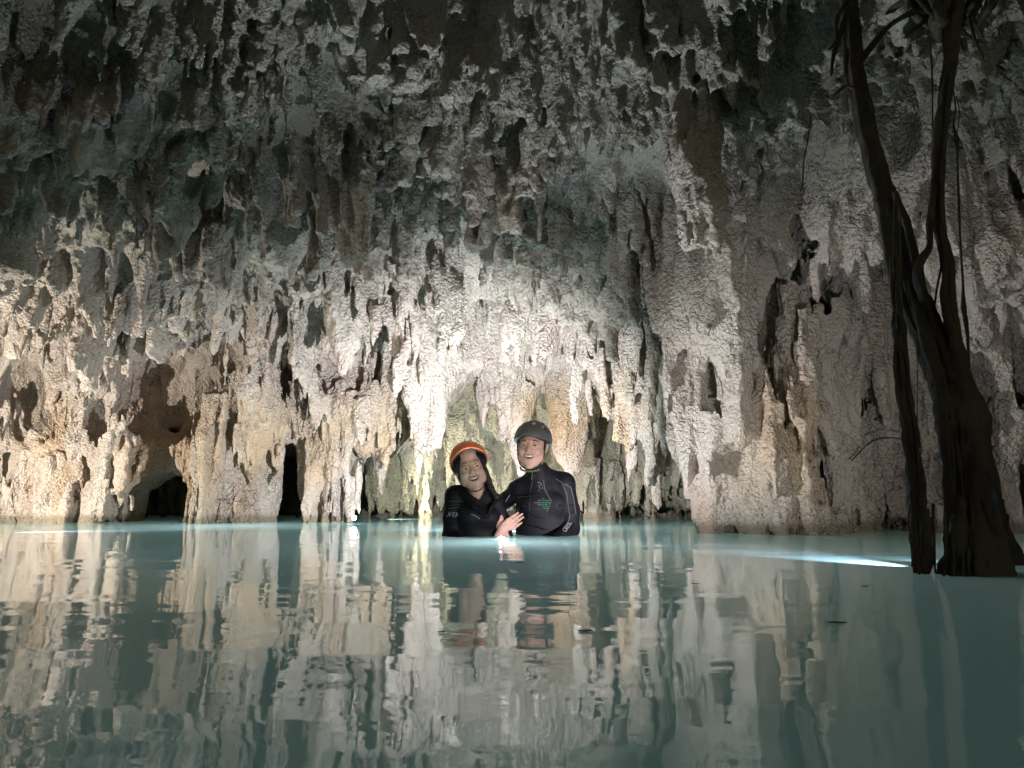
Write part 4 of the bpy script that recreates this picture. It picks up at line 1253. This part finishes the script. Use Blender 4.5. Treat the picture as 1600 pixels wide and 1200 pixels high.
tree = empty('tree', (at(1526, 893, 2.02).x, 2.02, -0.1))
tag(tree, 'dark leaning tree trunk with a flared buttressed base standing in the water on the right', 'tree')
TR = [(1306, -90, 2.75, 28), (1326, 0, 2.68, 28), (1335, 110, 2.6, 30), (1360, 225, 2.52, 32), (1389, 340, 2.43, 35), (1411, 430, 2.36, 39), (1437, 490, 2.3, 46), (1465, 560, 2.24, 50), (1491, 618, 2.18, 60), (1506, 690, 2.14, 66), (1511, 750, 2.10, 60), (1515, 800, 2.07, 64), (1520, 850, 2.04, 76), (1525, 885, 2.02, 92), (1527, 930, 2.02, 104)]
woody('trunk', TR, tree, 56, .13, 6, 1, 14)
S2_ = [(1500, -90, 2.35, 34), (1492, 0, 2.33, 28), (1486, 60, 2.32, 24), (1484, 110, 2.3, 21), (1475, 160, 2.3, 19), (1467, 210, 2.28, 18), (1463, 300, 2.26, 18), (1467, 355, 2.24, 18), (1480, 405, 2.22, 18), (1485, 480, 2.2, 19), (1492, 545, 2.18, 26), (1501, 605, 2.16, 38), (1509, 655, 2.15, 50)]
woody('stem', S2_, tree, 28, .14, 4, 7, 10)
woody('root', [(1490, 110, 2.27, 7), (1480, 180, 2.26, 8), (1473, 260, 2.24, 8), (1472, 330, 2.22, 8), (1478, 400, 2.2, 8), (1476, 470, 2.18, 11), (1492, 560, 2.16, 14)], tree, 14, .2, 3, 12, 8)
woody('root', [(1460, 290, 2.24, 11), (1453, 345, 2.23, 11), (1452, 385, 2.22, 11), (1441, 405, 2.21, 12), (1433, 430, 2.22, 12), (1447, 480, 2.22, 14), (1460, 530, 2.2, 16)], tree, 14, .2, 3, 15, 8)
woody('root', [(1398, 300, 2.38, 8), (1415, 350, 2.34, 14), (1430, 405, 2.3, 15), (1446, 470, 2.24, 14), (1468, 530, 2.2, 16), (1490, 600, 2.15, 20)], tree, 14, .2, 3, 19, 8)
woody('root', [(1420, 430, 2.3, 14), (1436, 490, 2.24, 22), (1450, 545, 2.18, 20), (1468, 600, 2.12, 16), (1474, 660, 2.09, 13), (1480, 720, 2.07, 14), (1487, 790, 2.04, 18), (1493, 850, 2.02, 26), (1486, 905, 2.0, 36)], tree, 18, .2, 3, 23, 10)
woody('root', [(1512, 620, 2.2, 34), (1526, 650, 2.2, 40), (1530, 700, 2.2, 36), (1528, 760, 2.18, 32), (1537, 820, 2.14, 34), (1548, 870, 2.08, 38), (1557, 915, 2.06, 44)], tree, 24, .16, 4, 27, 10)
woody('root', [(1535, 670, 2.26, 12), (1548, 730, 2.3, 12), (1560, 790, 2.32, 15), (1574, 840, 2.32, 22), (1588, 880, 2.3, 32), (1592, 905, 2.3, 38)], tree, 18, .2, 4, 31, 10)
woody('root', [(1500, 780, 2.03, 20), (1496, 830, 2.0, 22), (1500, 870, 1.98, 26), (1500, 915, 1.97, 34)], tree, 16, .2, 3, 35, 10)
woody('root', [(1540, 800, 2.04, 22), (1538, 850, 2.01, 24), (1540, 915, 1.98, 38)], tree, 16, .2, 3, 38, 10)
woody('branch', [(1346, 95, 2.58, 12), (1362, 72, 2.55, 10), (1388, 42, 2.5, 9), (1420, 22, 2.42, 10), (1470, 6, 2.34, 14)], tree, 12, .15, 3, 41, 6)
woody('branch', [(1340, 140, 2.55, 8), (1322, 135, 2.56, 6), (1306, 147, 2.56, 5), (1298, 150, 2.56, 2)], tree, 8, .15, 3, 43, 6)
for i, sp in enumerate([[(1320, 30, 2.62, 10), (1310, 60, 2.6, 9), (1302, 90, 2.6, 7), (1299, 118, 2.6, 3)], [(1318, 45, 2.6, 8), (1305, 66, 2.6, 6), (1294, 78, 2.6, 3)], [(1326, 0, 2.6, 10), (1308, 30, 2.6, 7), (1306, 75, 2.6, 4), (1301, 100, 2.6, 2)]]):
    woody('rootlet', sp, tree, 8, .25, 3, 50 + i, 6)
rt = random.Random(4)
for i in range(22):
    r0 = rt.randrange(5, 9); sx = rt.uniform(-34, 30)
    woody('rootlet', [(a_ + sx * (c_ / 70) + rt.uniform(-3, 3), b_ + rt.uniform(-10, 10), y_ - c_ / FPX * y_ * .5 * rt.uniform(.5, .95), rt.uniform(2.5, 7)) for a_, b_, y_, c_ in TR[r0:]], tree, 8, .3, 2, 300 + i, 6)
for i in range(16):                                                            # frayed rootlets at the foot
    x = 1478 + i * 6.5 + rt.uniform(-3, 3); y = 2.0 - .02 * rt.random()
    woody('rootlet', [(x + rt.uniform(-6, 6), 800 + rt.uniform(-30, 30), y + .04, 3), (x, 850, y, 4), (x + rt.uniform(-4, 4), 880, y - .02, 5), (x + rt.uniform(-8, 8), 905, y - .04, 3)], tree, 7, .3, 2, 60 + i, 5)

# dark tangle of roots under the roof
tg = empty('root_tangle', at(1480, -20, 2.45))
tag(tg, 'dark tangled mass of roots growing out of the cave roof at the top right', 'root tangle')
for i in range(85):
    cx, cy = 1482 + rt.gauss(0, 30), rt.gauss(0, 22)
    dx = rt.uniform(-50, 50); dy = rt.uniform(10, 50)
    y = 2.45 + rt.uniform(-.12, .12); w = rt.uniform(5, 24)
    woody('root', [(cx - dx, cy - 60, y, w), (cx - dx * .3, cy - 10, y - .05, w * .9), (cx + dx * .2, cy + dy * .3, y, w * .7), (cx + dx * .5, cy + dy * .7, y + .03, w * .25)], tg, 9, .3, 3, 80 + i, 5)

# hanging bundle
hbn = empty('root_bundle', at(1442, 888, 2.02))
tag(hbn, 'dark bundle of aerial roots dangling into the water just left of the big trunk', 'aerial roots')
HB = [(1400, 300, 2.2, 5), (1399, 400, 2.16, 7), (1401, 470, 2.13, 12), (1405, 515, 2.11, 18), (1411, 580, 2.1, 17), (1418, 650, 2.08, 20), (1426, 720, 2.06, 22), (1431, 780, 2.05, 24), (1438, 830, 2.04, 32), (1442, 870, 2.03, 30), (1442, 896, 2.02, 20)]
woody('root', HB, hbn, 24, .28, 4, 130, 12)
for i in range(15):
    woody('rootlet', along(HB[1 + i % 3:], dx=rt.uniform(-9, 9), dy=rt.uniform(-.03, .03), w=rt.uniform(2, 6), jit=5, seed=i), hbn, 8, .25, 3, 140 + i, 6)
for i in range(9):
    x = 1426 + i * 4
    woody('rootlet', [(x, 800 + rt.uniform(-20, 20), 2.03, 4), (x + rt.uniform(-3, 3), 850, 2.01, 6), (x + rt.uniform(-5, 5), 890 + rt.uniform(-4, 6), 2.01, 3)], hbn, 7, .3, 2, 170 + i, 5)
woody('rootlet', [(1424, 770, 2.06, 2), (1420, 820, 2.05, 2), (1424, 860, 2.04, 2), (1425, 885, 2.03, 3)], hbn, 6, .2, 2, 190, 6)
woody('rootlet', [(1412, 600, 2.1, 2), (1406, 640, 2.1, 1.6), (1408, 665, 2.1, 1.6), (1418, 680, 2.08, 2)], hbn, 6, .2, 2, 191, 6)

vines = [
    ('thin straight root hanging between the leaning trunk and the upright stem near the roof', [(1452, 60, 2.3, 3), (1456, 110, 2.3, 3), (1457, 170, 2.3, 2.5), (1458, 240, 2.3, 2)]),
    ('thin wavy root with a small knot hanging right of the upright stem', [(1488, 130, 2.3, 3), (1493, 170, 2.3, 3), (1490, 195, 2.3, 3), (1495, 220, 2.3, 7), (1496, 250, 2.3, 3), (1498, 310, 2.3, 3), (1500, 370, 2.3, 3), (1504, 430, 2.28, 3), (1506, 480, 2.28, 8), (1512, 530, 2.26, 5), (1514, 590, 2.26, 3)]),
    ('fine thread of root hanging beside the wavy knotted one', [(1494, 150, 2.32, 2), (1499, 175, 2.32, 1.6), (1496, 205, 2.32, 1.6), (1494, 230, 2.32, 1.6)]),
    ('thin root dropping from the leaning trunk beside the dangling bundle', [(1406, 330, 2.2, 4), (1408, 420, 2.18, 3), (1410, 500, 2.16, 3), (1419, 560, 2.15, 2.5), (1424, 640, 2.14, 2)]),
    ('hair-thin root hanging between the dangling bundle and the trunk', [(1432, 480, 2.2, 2), (1434, 560, 2.2, 1.5), (1433, 640, 2.2, 1.5), (1436, 700, 2.2, 1.5)]),
    ('thin root hanging from the stem\'s loop towards the trunk', [(1474, 380, 2.24, 4), (1470, 420, 2.24, 3), (1464, 450, 2.24, 3), (1460, 480, 2.24, 2)]),
    ('thin black root trailing down the rock left of the leaning trunk', [(1267, 180, 3.3, 2), (1262, 220, 3.3, 2.5), (1256, 250, 3.3, 2.5), (1254, 285, 3.3, 3), (1250, 300, 3.3, 1.5)]),
    ('thin crooked root branching across the rock right of the massive pillar', [(1330, 720, 4.6, 2), (1362, 690, 4.55, 2.5), (1392, 684, 4.5, 2), (1415, 688, 4.5, 2)]),
]
for i, (lb, sp) in enumerate(vines):
    o = woody('hanging_root', sp, None, 8, .25, 2, 200 + i, 8); tag(o, lb, 'hanging root', 'thin roots hanging near the tree')

# ================================================================ TORCHES AND FLOATING BITS
TB = pmat('torch_body', (.02, .02, .022), .35, metal=.3)
def glow_mat(s):
    m, nt, b = new_mat('torch_lens'); b.inputs['Base Color'].default_value = (.9, .9, .95, 1)
    b.inputs['Emission Color'].default_value = (.75, .8, 1, 1); b.inputs['Emission Strength'].default_value = s
    return m
LENS = glow_mat(12)
def torch(label, loc, aim):
    t = empty('torch', loc); tag(t, label, 'torch', 'waterproof torches')
    d = (Vector(aim) - Vector(loc)).normalized(); t.rotation_euler = d.to_track_quat('Z', 'Y').to_euler()
    prof = [(.0, -.12), (.013, -.12), (.015, -.115), (.015, -.035), (.017, -.03), (.024, -.012), (.026, 0), (.022, .001)]
    bm = bmesh.new(); seg = 24; rings = []
    for r, z in prof[1:]:
        rings.append([bm.verts.new((r * math.cos(2 * math.pi * k / seg) * (1 + (.04 if -.11 < z < -.04 and k % 2 else 0)), r * math.sin(2 * math.pi * k / seg), z)) for k in range(seg)])
    for a, b in zip(rings[:-1], rings[1:]):
        for k in range(seg): bm.faces.new((a[k], a[(k + 1) % seg], b[(k + 1) % seg], b[k]))
    bm.faces.new(rings[0][::-1])
    me = bpy.data.meshes.new('torch_body'); bm.to_mesh(me); bm.free(); link_mesh('torch_body', me, [TB], t)
    bm = bmesh.new(); bmesh.ops.create_cone(bm, cap_ends=True, segments=24, radius1=.022, radius2=.018, depth=.006, matrix=Matrix.Translation((0, 0, .0)))
    me = bpy.data.meshes.new('lens'); bm.to_mesh(me); bm.free(); link_mesh('lens', me, [LENS], t)
    return t
torch('brightly lit torch floating at the foot of the tapering pillar, aimed at the camera', at(553, 809, 6.6) + Vector((0, 0, .0)), (-.3, 2.0, .3))
torch('lit torch held at the water surface between the couple', (at(784, 838, 4.02).x, 3.93, -0.008), (0.05, 2.2, .5))


LEAF = pmat('wet_leaf', (.045, .03, .015), .4, bump=.5, bscale=150)
def leaf(label, px, py, ln, wd, ang, curl=.004):
    a = R(PITCH); cy = (600 - py) / FPX
    dz = (math.sin(a) + cy * math.cos(a)) / (math.cos(a) - cy * math.sin(a)); y = -CAMZ / dz
    c = at(px, py, y)
    bm = bmesh.new(); n = 12; L_, R_ = [], []; top = []
    for i in range(n + 1):
        t = i / n; w = wd * math.sin(math.pi * min(1, t * .93 + .05)) ** .8 * .5; x = (t - .5) * ln
        z = .0022 + curl * .15 * t
        L_.append(bm.verts.new((x, w, z))); R_.append(bm.verts.new((x, -w, z))); top.append(bm.verts.new((x, 0, z)))
    for i in range(n):
        bm.faces.new((L_[i], top[i], top[i + 1], L_[i + 1])); bm.faces.new((top[i], R_[i], R_[i + 1], top[i + 1]))
    r = bmesh.ops.extrude_face_region(bm, geom=bm.faces[:])
    bmesh.ops.translate(bm, verts=[e for e in r['geom'] if isinstance(e, bmesh.types.BMVert)], vec=(0, 0, -.0012))
    bmesh.ops.recalc_face_normals(bm, faces=bm.faces)
    me = bpy.data.meshes.new('floating_leaf'); bm.to_mesh(me); bm.free()
    o = link_mesh('floating_leaf', me, [LEAF]); o.location = (c.x, y, 0); o.rotation_euler = (0, 0, R(ang)); tag(o, label, 'leaf', 'dead leaves floating on the water')
leaf('long brown dead leaf floating in the open water below the massive pillar', 1308, 974, .030, .012, -8, .003)
leaf('small dark leaf floating below the beam of light on the right', 1352, 917, .018, .009, 5)
leaf('small dark leaf floating in the reflection of the orange drapery, lower middle', 915, 987, .024, .014, 10)
leaf('dark leaf scrap floating near the reflection of the massive pillar\'s left edge', 1087, 913, .018, .008, -12)
leaf('tiny leaf scrap floating below the tapering pillar\'s reflection', 690, 989, .012, .007, 30)
leaf('tiny leaf scrap floating between the couple and the nearest hanging roots', 812, 880, .03, .012, 0)
